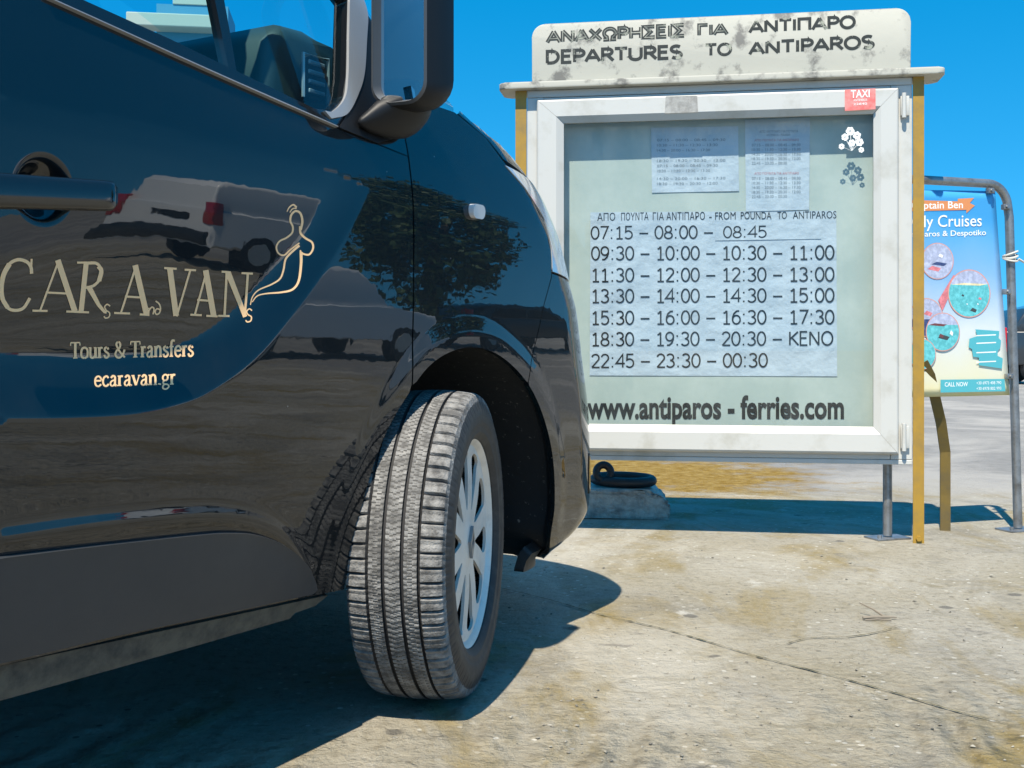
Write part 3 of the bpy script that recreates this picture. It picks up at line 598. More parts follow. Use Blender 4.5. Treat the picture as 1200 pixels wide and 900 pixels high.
# cabin: dashboard with side vent, seats, steering wheel
b = MB(); prof = [(-.36, 1.02), (-.47, 1.15), (-.49, 1.30), (-.475, 1.40), (-.43, 1.445), (-.36, 1.45), (-.28, 1.43), (-.20, 1.40), (.0, 1.345), (.10, 1.30), (.10, 1.0)]
b.prism(prof, -.80, .80, 1, .03); dash = b.build("dashboard", M['interior'], van, True)
b = MB(); b.prism(rrect(-.385, 1.30, -.315, 1.39, .02), -.815, -.802, 1, .004); vent = b.build("air_vent", M['black'], dash, True)
b = MB()
for k in range(4): b.box((-.375, -.820, 1.312 + k * .020), (-.325, -.812, 1.321 + k * .020), .002)
b.tube([(-.390, -.815, 1.30), (-.390, -.815, 1.39), (-.31, -.815, 1.395), (-.31, -.815, 1.30)], .004, 6); b.build("vent_slats", M['satin'], dash)
for y in (-.5, .45):
    b = MB(); b.box((-1.45, y - .25, .75), (-.92, y + .25, .92), .05); b.build("seat", M['seat'], van, True)
    b = MB(); b.box((-.06, -.24, 0), (.06, .24, .62), .05); b.box((-.05, -.13, .66), (.04, .13, .84), .04)
    b.build("backrest", M['seat'], van, True, Matrix.Translation((-1.46, y, .86)) @ Matrix.Rotation(-.28, 4, 'Y'))
b = MB(); b.tube([(.19 * math.cos(a), .19 * math.sin(a), 0) for a in np.linspace(0, 2 * math.pi, 33)], .015, 8, False); b.tube([(-.18, 0, 0), (.18, 0, 0)], .02, 8); b.tube([(0, 0, .02), (0, 0, -.3)], .03, 8)
b.build("steering_wheel", M['interior'], van, True, Matrix.Translation((-.62, .43, 1.12)) @ Matrix.Rotation(-.6, 4, 'Y'))

# door furniture: handle, lettering, emblem (parts of the right door)
def on_door(px_pts, off=.0015): return px_pts
def handle():
    A = hit(-60, 222); B = hit(126, 231); n = 26; V = []; fs = []; k = 16
    for i in range(n):
        t = i / (n - 1); s = A[0] + (B[0] - A[0]) * t; z = A[1] + (B[1] - A[1]) * t
        e = 1.; 
        if t > .94: e = math.sqrt(max(0.02, 1 - ((t - .94) / .06) ** 2 * .96))
        base = S(np.array([s]), np.array([z]), 0., False)[0]
        hz = (.0245 - .002 * t) * (.55 + .45 * e); hy = .012 * (.4 + .6 * e)
        for j in range(k):
            a = 2 * math.pi * j / k; c, q = math.cos(a), math.sin(a)
            V.append((s, base[1] - .016 - hy * math.copysign(abs(q) ** .6, q), z + hz * math.copysign(abs(c) ** .45, c)))
    for i in range(n - 1):
        for j in range(k): fs.append((i * k + j, i * k + (j + 1) % k, (i + 1) * k + (j + 1) % k, (i + 1) * k + j))
    fs.append(tuple(range((n - 1) * k, n * k)))
    o = mesh_obj("handle", V, fs, M['gloss_black'], door_r, smooth=True); return o
handle()
def strokes_mesh(name, strokes, m, parent, off=.0006, q=None):
    """strokes: list of ([(x,y)..] in photo pixels, width0, width1[, straight]) laid onto the door surface"""
    V = []; fs = []; lift = []
    for si, st in enumerate(strokes):
        pts, w0, w1 = st[:3]; straight = len(st) > 3 and st[3]
        P = np.array(pts, float) if (straight or len(pts) < 3) else catmull(pts, 6)
        P = resample(P, 2.2); n = len(P); k0 = len(V)
        for i, p in enumerate(P):
            d = P[min(i + 1, n - 1)] - P[max(i - 1, 0)]; d = d / (np.linalg.norm(d) + 1e-9); nn = np.array((-d[1], d[0])); ww = 1.18 * (w0 + (w1 - w0) * i / max(1, n - 1)) / 2
            V += [p + nn * ww, p - nn * ww]; lift += [si * 5e-6] * 2      # each overlapping stroke a hair higher
            if i: fs.append((k0 + 2 * i - 2, k0 + 2 * i - 1, k0 + 2 * i + 1, k0 + 2 * i))
    A = hits_d(V); Pw = S(A[:, 0], A[:, 1], 0.) + normals_S(A[:, 0], A[:, 1]) * (off + np.array(lift)[:, None])
    Nn = normals_S(A[:, 0], A[:, 1])
    if fs:
        f0 = np.array(fs); cr = np.cross(Pw[f0[:, 1]] - Pw[f0[:, 0]], Pw[f0[:, 2]] - Pw[f0[:, 0]])
        fs = [tuple(f) if c > 0 else tuple(f[::-1]) for f, c in zip(fs, np.einsum('ij,ij->i', cr, Nn[f0[:, 0]]))]
    return mesh_obj(name, Pw, fs, m, parent, normals=Nn, smooth=True)
def c2(l): return [(x / 3, 150 + y / 3) for x, y in l]
def st(l, w0, w1=None, straight=False): return (c2(l), w0 / 3, (w0 if w1 is None else w1) / 3, straight)
big = [
 st([(110, 512), (107, 488), (92, 470), (62, 463), (32, 478), (12, 515), (4, 560), (8, 600), (26, 632), (54, 641), (82, 632), (104, 598)], 10, 9), st([(110, 460), (108, 510)], 6), st([(32, 478), (12, 515), (4, 560), (8, 600), (26, 632)], 15, 13),
 st([(206, 464), (140, 642)], 6), st([(202, 464), (262, 644)], 17), st([(160, 578), (240, 582)], 6), st([(113, 642), (166, 643)], 6), st([(232, 645), (288, 646)], 6),
 st([(302, 474), (284, 646)], 15), st([(270, 473), (306, 473)], 6), st([(258, 646), (312, 648)], 6), st([(304, 475), (338, 476), (354, 498), (350, 530), (328, 554), (296, 562)], 9, 8), st([(345, 486), (355, 503), (347, 538)], 13), st([(312, 560), (346, 622), (366, 646), (374, 648)], 16, 8, True),
 st([(386, 626), (376, 620), (367, 628), (372, 640), (384, 650), (382, 664), (370, 668), (364, 662)], 4, 4),
 st([(478, 482), (424, 650)], 6), st([(474, 482), (514, 654)], 17), st([(438, 592), (500, 596)], 6), st([(400, 650), (456, 652)], 6), st([(490, 655), (524, 657)], 6),
 st([(519, 634), (524, 634), (521, 655)], 4, 4, True), st([(523, 640), (532, 630), (540, 635), (537, 655)], 4.5), st([(562, 638), (550, 636), (544, 646), (549, 655), (559, 650), (563, 634), (558, 618), (546, 608)], 4, 4.5),
 st([(596, 493), (618, 660)], 17), st([(668, 499), (620, 662)], 6), st([(576, 492), (620, 495)], 6), st([(648, 498), (688, 500)], 6),
 st([(726, 500), (684, 656)], 6), st([(722, 500), (750, 660)], 17), st([(692, 604), (744, 608)], 6), st([(668, 656), (708, 658)], 6), st([(724, 660), (764, 662)], 6),
 st([(796, 506), (788, 660)], 7), st([(778, 505), (806, 507)], 6), st([(766, 660), (806, 661)], 6), st([(800, 507), (862, 664)], 17, 13), st([(870, 511), (860, 664)], 7), st([(848, 510), (888, 512)], 6),
 st([(886, 642), (876, 636), (867, 645), (872, 656), (884, 664), (882, 678), (870, 682), (864, 676)], 4, 4)]
strokes_mesh("lettering", big, M['cream'], door_r)
emb = [
 st([(1008, 294), (1016, 279), (1030, 270), (1042, 279)], 3, 6), st([(1018, 297), (1028, 284), (1042, 282)], 3, 4),
 st([(1056, 358), (1062, 328), (1055, 300), (1038, 292), (1023, 306), (1020, 328), (1028, 346), (1026, 368), (1006, 386), (982, 398), (971, 418), (978, 440), (998, 447), (1020, 428), (1052, 404)], 7, 4),
 st([(1054, 345), (1056, 370), (1074, 388), (1096, 402), (1100, 424), (1086, 445), (1062, 441), (1054, 430)], 7, 5),
 st([(1052, 413), (1034, 428), (1014, 447), (1002, 465), (996, 500), (984, 530), (954, 550), (908, 570), (887, 594), (880, 622)], 7, 3),
 st([(1058, 436), (1058, 480), (1050, 538), (1028, 568), (988, 578), (938, 582), (905, 590), (886, 612)], 9, 3)]
strokes_mesh("emblem", emb, M['cream'], door_r)
# small serif alphabet: centre lines in units of x-height 1 (caps 1.5), (points, weight) weight 1 = stem
def ser(x, y, l=.30): return ([(x - l / 2, y), (x + l / 2, y)], .45)
G = {
 'T': (1.15, [([(.57, 0), (.57, 1.5)], 1), ([(.03, 1.48), (1.1, 1.48)], .5), ([(.05, 1.48), (.03, 1.2)], .45), ([(1.09, 1.48), (1.11, 1.2)], .45), ser(.57, .03, .5)]),
 'o': (.95, [([(.46, 0), (.16, .12), (.1, .5), (.2, .88), (.48, 1.), (.76, .86), (.84, .5), (.74, .12), (.46, 0)], .8)]),
 'u': (1.0, [([(.2, 1), (.2, .25), (.34, .02), (.58, .06), (.78, .3)], .8), ([(.78, 1), (.78, .0)], 1), ser(.14, .98), ser(.72, .98), ser(.85, .03)]),
 'r': (.68, [([(.22, 0), (.22, 1)], 1), ([(.22, .7), (.38, .95), (.6, .93)], .8), ser(.16, .97), ser(.22, .03, .42)]),
 's': (.72, [([(.58, .78), (.42, .98), (.2, .92), (.15, .72), (.34, .54), (.55, .40), (.6, .2), (.42, .02), (.18, .06), (.1, .28)], .8)]),
 'e': (.85, [([(.14, .56), (.74, .58), (.68, .86), (.44, 1.), (.18, .84), (.1, .48), (.2, .12), (.48, 0), (.76, .2)], .75)]),
 'c': (.8, [([(.7, .8), (.5, .99), (.22, .86), (.1, .5), (.2, .12), (.46, 0), (.72, .2)], .8)]),
 'a': (.85, [([(.16, .8), (.36, 1.), (.58, .9), (.6, .6), (.6, .12), (.74, 0), (.84, .1)], .85), ([(.6, .6), (.24, .48), (.1, .22), (.24, .0), (.44, .06), (.6, .25)], .7)]),
 'v': (.95, [([(.14, 1), (.48, 0)], 1), ([(.82, 1), (.48, 0)], .5), ser(.14, .98, .34), ser(.82, .98, .28)]),
 'n': (1.0, [([(.22, 0), (.22, 1)], 1), ([(.22, .72), (.42, .98), (.66, .95), (.76, .68), (.76, 0)], .85), ser(.16, .97), ser(.22, .03, .36), ser(.76, .03, .36)]),
 'f': (.62, [([(.28, 0), (.28, 1.2), (.4, 1.52), (.66, 1.5)], .85), ([(.05, .95), (.55, .95)], .5), ser(.28, .03, .42)]),
 '.': (.42, [([(.2, .0), (.22, .14)], 1.3)]),
 '&': (1.35, [([(1.2, .75), (1.0, .3), (.7, .02), (.36, .02), (.14, .3), (.3, .66), (.66, .98), (.68, 1.32), (.46, 1.5), (.26, 1.3), (.36, 1.0), (.7, .5), (1.22, .0)], .75)]),
 'g': (.88, [([(.42, .38), (.18, .5), (.16, .82), (.4, .99), (.64, .86), (.64, .55), (.42, .38)], .7), ([(.64, .9), (.84, .98)], .7), ([(.28, .38), (.16, .2), (.3, .06), (.66, .0), (.78, -.22), (.5, -.45), (.16, -.36), (.18, -.1), (.36, .06)], .65)]),
 ' ': (.5, [])}
def serif_line(txt, x0, x1, yb0, yb1, xh, stem):
    adv = sum(G[c][0] for c in txt); k = (x1 - x0) / adv; o = []; x = 0
    for c in txt:
        wd, ss = G[c]
        for pts, wt in ss:
            o.append(([(x0 + (x + a) * k, yb0 + (yb1 - yb0) * ((x + a) / adv) - b * xh) for a, b in pts], stem * wt, stem * wt))
        x += wd
    return o
strokes_mesh("lettering", serif_line("Tours & Transfers", 82, 227, 420, 417.5, 12.4, 2.6), M['cream'], door_r)
strokes_mesh("lettering", serif_line("ecaravan.gr", 110, 206, 453, 450.5, 11.8, 2.4), M['cream'], door_r)
# side repeater on the wing
c_ = hit(556, 248); b = MB(); b.prism(rrect(-.026, -.0165, .026, .0165, .015, 10), -.014, .006, 1, .007)
p_ = S(np.array([c_[0]]), np.array([c_[1]]), 0.)[0]
b.build("side_indicator", M['lamp_white'], fender_r, True, Matrix.Translation(p_) @ Matrix.Rotation(.06, 4, 'X'))
# mirrors
def mirror(sgn):
    def ring(x, w, h, cy, cz, r): return [(x, cy + a, cz + b_) for a, b_ in rrect(-w / 2, -h / 2, w / 2, h / 2, r, 6)]
    cz, cy = 1.435, 0.
    prof = [(.0, .124, .345, .042), (.018, .134, .354, .048), (.055, .138, .355, .054), (.082, .13, .34, .058), (.10, .10, .29, .048), (.108, .05, .2, .024)]
    V = []; fs = []; n = 28
    for x, ww, hh, r in prof: V += ring(x, ww, hh, cy - x * .22, cz, r)
    for i in range(len(prof) - 1):
        for j in range(n): fs.append((i * n + j, i * n + (j + 1) % n, (i + 1) * n + (j + 1) % n, (i + 1) * n + j))
    fs.append(tuple(range((len(prof) - 1) * n, len(prof) * n)))
    # bezel turning in to the recessed glass
    k0 = len(V); V += ring(.0, .124, .345, 0, cz, .042); V += ring(-.004, .114, .334, 0, cz, .04); V += ring(.022, .100, .316, 0, cz, .035)
    for a in (0, 1):
        for j in range(n): fs.append((k0 + a * n + j, k0 + (a + 1) * n + j, k0 + (a + 1) * n + (j + 1) % n, k0 + a * n + (j + 1) % n))
    T = Matrix.Translation((-.355, -1.030, .004)) @ Matrix.Rotation(R_(8), 4, 'Z')
    V = [T @ Vector(v) for v in V]; V = [(v.x, v.y * sgn, v.z) for v in V]
    o = mesh_obj("mirror", V, fs, M['plastic'], van, smooth=True, mats=[M['mirror_black'], M['bezel']], fmat=[1 if len(f) == 4 and min(f) >= k0 else 0 for f in fs]); o.data.set_sharp_from_angle(angle=R_(35))
    gv = [T @ Vector(v) for v in ring(.0205, .103, .319, 0, cz, .035)]
    mesh_obj("mirror_glass", [(v.x, v.y * sgn, v.z) for v in gv], [tuple(range(n))], M['mirror'], o)
    # base that carries it
    V = []; m_ = 8
    pxs = hits([(397, 150), (425, 163), (455, 175), (476, 172), (487, 158), (487, 128), (460, 122), (425, 128)])
    l0 = S(np.array([p[0] for p in pxs]), np.array([p[1] for p in pxs]), -.004); loop0 = [(p[0], -p[1], p[2]) for p in l0]
    loop2 = [(-.36, .985, 1.30), (-.355, 1.03, 1.30), (-.33, 1.055, 1.30), (-.28, 1.07, 1.30), (-.235, 1.05, 1.30), (-.225, 1.01, 1.30), (-.26, .975, 1.31), (-.33, .97, 1.31)]
    loop1 = [tuple(.5 * a + .5 * b + (0, .008, -.016)[k] for k, (a, b) in enumerate(zip(p, q))) for p, q in zip(loop0, loop2)]
    for l in (loop0, loop1, loop2): V += [(x, -y * sgn, z) for x, y, z in l]
    fs = [(i * m_ + j, i * m_ + (j + 1) % m_, (i + 1) * m_ + (j + 1) % m_, (i + 1) * m_ + j) for i in range(2) for j in range(m_)] + [tuple(range(m_))[::-1], tuple(range(2 * m_, 3 * m_))]
    b = mesh_obj("mirror_base", V, fs, M['mirror_black'], o, smooth=True); md = b.modifiers.new("s", 'SUBSURF'); md.levels = 2; md.render_levels = 2
    # sail panel between mirror and window
    A = hits([(430, -10), (428, 40), (425, 85), (418, 110), (404, 136), (396, 150), (440, 168), (480, 158)]) + [(SHUT - .004, 1.27), (SHUT - .004, 1.31), (-.16, 1.335), (-.25, 1.44), (-.33, 1.52)]
    panel("mirror_sail", M['mirror_black'], van, np.array(A), step=.03, off=.004, skirt=.02, side='R' if sgn > 0 else 'L')
mirror(1); mirror(-1)

# wheels: tyre with cut tread, silver ten-spoke cover
def tyre_mesh():
    na = 720; V = []; fs = []
    prof = []                                           # (y across, radius, zone) zone: 0 sidewall 1 shoulder 2 centre rib 3 groove
    for y, r in [(-.086, .228), (-.094, .231), (-.098, .236), (-.1035, .244), (-.1045, .246), (-.1045, .250), (-.1065, .262), (-.1075, .264), (-.1082, .272), (-.1087, .284), (-.1085, .286), (-.107, .298), (-.101, .314)]: prof.append((y, r, 0))
    def crown(y): return .3395 - .0075 * (abs(y) / .09) ** 2.2
    ys = [-.097, -.092, -.086, -.078, -.068, -.0565, -.0555, -.0500, -.049, -.040, -.030, -.023, -.0220, -.0160, -.015, -.007, 0.]
    ys = ys + [-y for y in ys[-2::-1]]
    for y in ys:
        a = abs(y); zone = 1 if a > .055 else (3 if (.0495 < a < .0560 or .0158 < a < .0222) else 2)
        prof.append((y, (crown(y) if a < .09 else crown(y) - (a - .09) * .55) - (.0075 if zone == 3 else 0.), zone))
    for y, r, zn in [p for p in prof if p[2] == 0][::-1]: prof.append((-y, r, 0))
    n = len(prof); dark = []
    for i in range(na):
        a = 2 * math.pi * i / na
        for y, r, zn in prof:
            rr = r
            if zn == 1 and (i + (0 if y > 0 else 5)) % 10 in (0, 1): rr -= .0075 * min(1, (abs(y) - .052) / .010)
            if zn == 1 and (i + (0 if y > 0 else 5)) % 10 in (6, 7): rr -= .0015
            if zn == 2 and (i + int(2.4 * abs(((y + .2) * 70) % 2 - 1))) % 4 == 0: rr -= .0022
            if zn == 0 and r > .296 and i % 10 in (0, 1): rr -= .003
            V.append((rr * math.sin(a), y, rr * math.cos(a)))
    for i in range(na):
        for j in range(n - 1):
            fs.append((i * n + j, i * n + j + 1, ((i + 1) % na) * n + j + 1, ((i + 1) % na) * n + j))
            z0, z1 = prof[j][2], prof[j + 1][2]; y = (prof[j][0] + prof[j + 1][0]) / 2; mi = 0
            if max(z0, z1):
                mi = 1
                if z0 == 3 or z1 == 3: mi = 2
                elif z0 == 1 and z1 == 1 and (i + (0 if y > 0 else 5)) % 10 == 0: mi = 2
                elif z0 == 2 and z1 == 2 and (i + int(2.4 * abs(((prof[j][0] + .2) * 70) % 2 - 1))) % 4 == 0: mi = 3
            dark.append(mi)
    me = bpy.data.meshes.new("tyre"); me.from_pydata(V, [], fs)
    for k in ('sidewall', 'rubber', 'groove', 'sipe'): me.materials.append(M[k])
    me.polygons.foreach_set('material_index', dark)
    me.polygons.foreach_set('use_smooth', [True] * len(fs)); me.set_sharp_from_angle(angle=R_(30)); return me
def rim_mesh():
    ro, ri = .218, .052; holes = []
    for k in range(10):                                   # pairs of spokes: alternate wide and narrow openings
        a = 36 * k; wd = 12.5 if k % 2 else 9.5; wi = 4.5 if k % 2 else 3.0
        h = [(ri + .030, a - wi), (.13, a - wd * .72), (.18, a - wd * .95), (.200, a - wd * .85), (.205, a), (.200, a + wd * .85), (.18, a + wd * .95), (.13, a + wd * .72), (ri + .030, a + wi), (ri + .022, a)]
        P = [(r * math.cos(R_(t)), r * math.sin(R_(t))) for r, t in h]; P = catmull(P + P[:1], 4)[:-1]; holes.append(P)
    outer = arc(0, 0, ro, 0, 360, 96)[:-1]
    V, T, loops = cdt(np.array(outer), holes, .012, .008); r = np.hypot(V[:, 0], V[:, 1])
    prof = pchip([0, .03, .055, .09, .14, .19, .210, .218], [.084, .084, .080, .080, .079, .076, .080, .078])
    y = prof(r); P = np.stack([V[:, 0], -y, V[:, 1]], 1); faces = list(T)
    for l in loops:
        n0 = len(P); lp = np.array(l); q = P[lp].copy(); q2 = q.copy(); q2[:, 1] += .007; P = np.vstack([P, q, q2]); n = len(l)
        for k in range(n): faces.append((n0 + k, n0 + n + k, n0 + n + (k + 1) % n, n0 + (k + 1) % n))
    # rolled outer flange
    k0 = len(P); fl = [(.218, -.078), (.222, -.084), (.227, -.089), (.231, -.091), (.234, -.089), (.233, -.080)]; X = []
    for r_, y_ in fl:
        for k in range(96): a = 2 * math.pi * k / 96; X.append((r_ * math.cos(a), y_, r_ * math.sin(a)))
    P = np.vstack([P, X])
    for i in range(len(fl) - 1):
        for k in range(96): faces.append((k0 + i * 96 + k, k0 + i * 96 + (k + 1) % 96, k0 + (i + 1) * 96 + (k + 1) % 96, k0 + (i + 1) * 96 + k))
    me = bpy.data.meshes.new("rim"); me.from_pydata([tuple(p) for p in P], [], [tuple(f) for f in faces]); me.materials.append(M['rim'])
    bm = bmesh.new(); bm.from_mesh(me); bmesh.ops.recalc_face_normals(bm, faces=bm.faces); bm.to_mesh(me); bm.free()
    me.polygons.foreach_set('use_smooth', [True] * len(me.polygons)); me.set_sharp_from_angle(angle=R_(35)); return me
TY, RM = tyre_mesh(), rim_mesh()
def drum_mesh():
    b = MB(); b.tube([(0, -.012, 0), (0, .09, 0)], [.226, .229], 48); b.tube([(0, -.014, 0), (0, -.045, 0)], [.10, .07], 32); o = b.build("steel_wheel", M['wheel_black'], None, True); me = o.data; bpy.data.objects.remove(o); return me
DM = drum_mesh()
def logo_mesh():
    b = MB(); o_ = [(0, .036), (.021, 0), (0, -.036), (-.021, 0)]; i_ = [(.004, .020), (.010, 0), (-.004, -.020), (-.010, 0)]
    V = []; fs = []
    for yy in (-.0845, -.091):
        V += [(x, yy, z) for x, z in o_] + [(x * .9, yy, z) for x, z in i_]
    for k in range(4):
        k2 = (k + 1) % 4; fs += [(8 + k, 8 + k2, 12 + k2, 12 + k), (k, k2, 8 + k2, 8 + k), (4 + k, 12 + k, 12 + k2, 4 + k2)]
    b.bm.free(); me = bpy.data.meshes.new("wheel_emblem"); me.from_pydata(V, [], fs); me.materials.append(M['galv']); return me
LG = logo_mesh()
STEER = R_(19.5)
def wheel(x, y, rot, spin):
    e = bpy.data.objects.new("wheel", None); link(e, van); e.empty_display_size = .1
    e.matrix_local = Matrix.Translation((x, y, .341)) @ Matrix.Rotation(rot, 4, 'Z') @ Matrix.Rotation(spin, 4, 'Y') @ Matrix.Scale(1.018, 4)
    for nme, me in (("tyre", TY), ("rim", RM), ("steel_wheel", DM), ("wheel_emblem", LG)):
        link(bpy.data.objects.new(nme, me), e)
wheel(-.05, -.912, STEER, R_(8)); wheel(.02, .825, math.pi + STEER, 0); wheel(-3.10, -.835, 0, .3); wheel(-3.10, .835, math.pi, .2)


# upright drawn alphabet (digits and painted capitals): centre lines in a box one unit high
def _a(cx, cy, rx, ry, a0, a1, n=18): return [(cx + rx * math.cos(R_(a0 + (a1 - a0) * i / n)), cy + ry * math.sin(R_(a0 + (a1 - a0) * i / n))) for i in range(n + 1)]
SF = {
 '0': (.62, [_a(.31, .5, .25, .5, 90, 450, 28)]), '1': (.62, [[(.12, .82), (.20, .84), (.33, 1.)], [(.33, 1.), (.33, 0)], [(.12, 0), (.54, 0)]]),
 '2': (.62, [_a(.30, .73, .23, .27, 165, -35, 14) + [(.07, 0)], [(.07, 0), (.57, 0)]]), '3': (.62, [_a(.28, .76, .22, .24, 150, -90, 14), _a(.28, .26, .25, .26, 90, -150, 14)]),
 '4': (.62, [[(.46, 0), (.46, 1.), (.03, .30), (.60, .30)]]), '5': (.62, [[(.53, 1.), (.13, 1.), (.11, .56)] + _a(.28, .32, .26, .32, 100, -140, 14)]),
 '6': (.62, [_a(.32, .32, .24, .32, 0, 360, 24), [(.50, .98), (.34, .97), (.18, .80), (.09, .52), (.08, .32)]]), '7': (.62, [[(.06, 1.), (.56, 1.), (.22, 0)]]),
 '8': (.62, [_a(.31, .75, .20, .25, 0, 360, 22), _a(.31, .25, .25, .25, 0, 360, 24)]), '9': (.62, [_a(.30, .68, .24, .32, 0, 360, 24), [(.12, .02), (.28, .03), (.44, .20), (.53, .48), (.54, .68)]]),
 ':': (.38, [[(.17, .66), (.17, .78)], [(.17, 0), (.17, .12)]]), '–': (.86, [[(.14, .42), (.72, .42)]]), ' ': (.26, []),
 'K': (.66, [[(.1, 0), (.1, 1)], [(.6, 1), (.11, .45)], [(.22, .56), (.64, 0)]]), 'E': (.60, [[(.52, 1), (.1, 1), (.1, 0), (.54, 0)], [(.1, .53), (.48, .53)]]),
 'N': (.76, [[(.1, 0), (.1, 1)], [(.1, 1), (.64, 0)], [(.64, 0), (.64, 1)]]), 'O': (.82, [_a(.41, .5, .33, .5, 90, 450, 28)]),
 'A': (.74, [[(.02, 0), (.36, 1)], [(.36, 1), (.70, 0)], [(.14, .32), (.58, .32)]]), 'Χ': (.70, [[(.05, 0), (.63, 1)], [(.05, 1), (.63, 0)]]),
 'Ω': (.80, [[(.06, 0), (.27, 0)] + _a(.40, .58, .30, .42, 240, -60, 22) + [(.53, 0), (.74, 0)]]), 'P': (.62, [[(.1, 0), (.1, 1), (.34, 1)] + _a(.34, .74, .22, .26, 90, -90, 10) + [(.1, .48)]]),
 'H': (.74, [[(.1, 0), (.1, 1)], [(.62, 0), (.62, 1)], [(.1, .5), (.62, .5)]]), 'Σ': (.66, [[(.58, 1), (.08, 1), (.38, .5), (.08, 0), (.60, 0)]]),
 'I': (.26, [[(.13, 0), (.13, 1)]]), 'Γ': (.58, [[(.1, 0), (.1, 1), (.54, 1)]]), 'T': (.66, [[(.33, 0), (.33, 1)], [(.03, 1), (.63, 1)]]), 'Π': (.76, [[(.1, 0), (.1, 1), (.64, 1), (.64, 0)]]),
 'D': (.74, [[(.1, 0), (.1, 1), (.30, 1)] + _a(.30, .5, .34, .5, 90, -90, 16) + [(.1, 0)]]), 'U': (.74, [[(.1, 1), (.1, .30)] + _a(.37, .30, .27, .30, 180, 360, 14) + [(.64, 1)]]),
 'R': (.66, [[(.1, 0), (.1, 1), (.34, 1)] + _a(.34, .75, .22, .25, 90, -90, 10) + [(.1, .50)], [(.32, .5), (.62, 0)]]), 'S': (.62, [_a(.31, .75, .23, .25, 40, 270, 14) + _a(.31, .25, .24, .25, 90, -140, 14)])}
for a_c, b_c in zip('ΑΝΤΕΟΡΗΙΚ', 'ANTEOPHIK'): SF[a_c] = SF[b_c]
def drawn_text(name, body, pa, pb, hpx, back, m, par, y, wt=.12, jitter=0., thin=1.):
    """strokes of the drawn alphabet along the baseline pa..pb (photo pixels) on the plane 'back' behind the board's front"""
    A, B = np.array(sp(*pa, back)), np.array(sp(*pb, back)); hh = sp(pa[0], pa[1] - hpx, back)[1] - A[1]
    adv = sum(SF[c][0] for c in body); k = (B[0] - A[0]) / adv; x = 0; V = []; fs = []; w_ = wt * hh / 2; wd2 = w_ * thin; si = 0
    for c in body:
        wd, ss = SF[c]; jx, jz = (rng.random(2) - .5) * jitter
        for pts in ss:
            P = np.array([((x + a) * k, w_ + (hh - 2 * w_) * b + jz * hh + jx * hh * (b - .5)) for a, b in pts]); n = len(P); k0 = len(V); si += 1
            seg = np.diff(P, axis=0); seg /= np.linalg.norm(seg, axis=1, keepdims=True) + 1e-9
            for i, p in enumerate(P):
                d0 = seg[max(i - 1, 0)]; d1 = seg[min(i, n - 2)]; d = d0 + d1; d /= np.linalg.norm(d) + 1e-9; nn = np.array((-d[1], d[0])); cs = max(.45, nn @ np.array((-d0[1], d0[0])))
                e = d * (w_ * .0)
                for sg in (1, -1):
                    q = p + nn * wd2 / cs * sg; V.append((A[0] + q[0], y - si * 1.5e-5, A[1] + q[1] + (B[1] - A[1]) * q[0] / (B[0] - A[0])))
                if i: fs.append((k0 + 2 * i - 2, k0 + 2 * i - 1, k0 + 2 * i + 1, k0 + 2 * i))
        x += wd
    return mesh_obj(name, V, fs, m, par)

# ------------------------------------------------------------------ notice board
SYAW = R_(8.75); SD = F * H / (637 - YH); SX0 = (1083 - 600) / F * SD          # foot of the right front post
sux, suy = math.cos(SYAW), -math.sin(SYAW)                                       # along the board, to the right
def sp(px, py, back=0.):
    """local (along, up) on the board's front plane, or 'back' metres behind it, under a photo pixel"""
    k = (px - 600) / F
    ox, oy = SX0 + back * -suy * 1., SD + back * sux
    # x = ox + a*sux ; y = oy + a*suy ; x = k*y
    a = (k * oy - ox) / (sux - k * suy); y = oy + a * suy
    return a, H - (py - YH) * y / F
ST = Matrix.Translation((SX0, SD, 0)) @ Matrix.Rotation(-SYAW, 4, 'Z')           # local x along, y back, z up
board = thing("notice_board", "white glazed notice board on ochre posts headed DEPARTURES TO ANTIPAROS", "notice board", (SX0, SD, 0), -SYAW)
aL, zB = sp(617, 541)[0], sp(1070, 545)[1]; aR = sp(1070, 300)[0]; zT = sp(1070, 90)[1]
a_pl = sp(604, 300)[0]; DEP = .115; DBK = .068
for a0, a1 in ((a_pl, sp(617, 300)[0]), (sp(1070, 300)[0], 0.0)):
    b = MB(); b.prism([(a0, .0), (a1, .0), (a1, .06), (a1 - .006, .06), (a1 - .006, .006), (a0, .006)] if a0 > -.5 else [(a0, .0), (a1, .0), (a1, .006), (a0 + .006, .006), (a0 + .006, .06), (a0, .06)], 0., zT, 2); b.build("post", M['ochre'], board)
    b = MB(); b.tube([((a0 + a1) / 2, .0, .02), ((a0 + a1) / 2, -.012, .02)], .011, 6); b.build("foot_bolt", M['ochre'], board)
# cabinet: open box with back, then the glazed door on it
f0 = sp(630, 121); aFL = sp(629, 300)[0]; aFR = sp(1053, 300)[0]; zFT = sp(1055, 103)[1]; zFB = sp(1052, 533)[1]
b = MB(); g_ = .002
b.box((aL + g_, .004, zB), (aR - g_, DEP, zB + .02), .003); b.box((aL + g_, .004, zT - .03), (aR - g_, DEP, zT), .003)
b.box((aL + g_, .004, zB + .021), (aFL + .03, DEP, zT - .031), .003); b.box((aFR - .03, .004, zB + .021), (aR - g_, DEP, zT - .031), .003)
b.box((aFL + .032, .004, zFT - .03), (aFR - .032, .02, zT - .033)); b.box((aFL + .032, .006, zB + .022), (aFR - .032, .02, zFB + .03))
b.build("cabinet", M['white_metal'], board)
b = MB(); b.box((aL + .004, DBK, zB + .022), (aR - .004, DBK + .012, zT - .032)); b.build("backboard", M['back'], board)
gL, gT0 = sp(661, 300)[0], sp(1023, 134); gR = gT0[0]; gT = gT0[1]; gB = sp(1020, 500)[1]
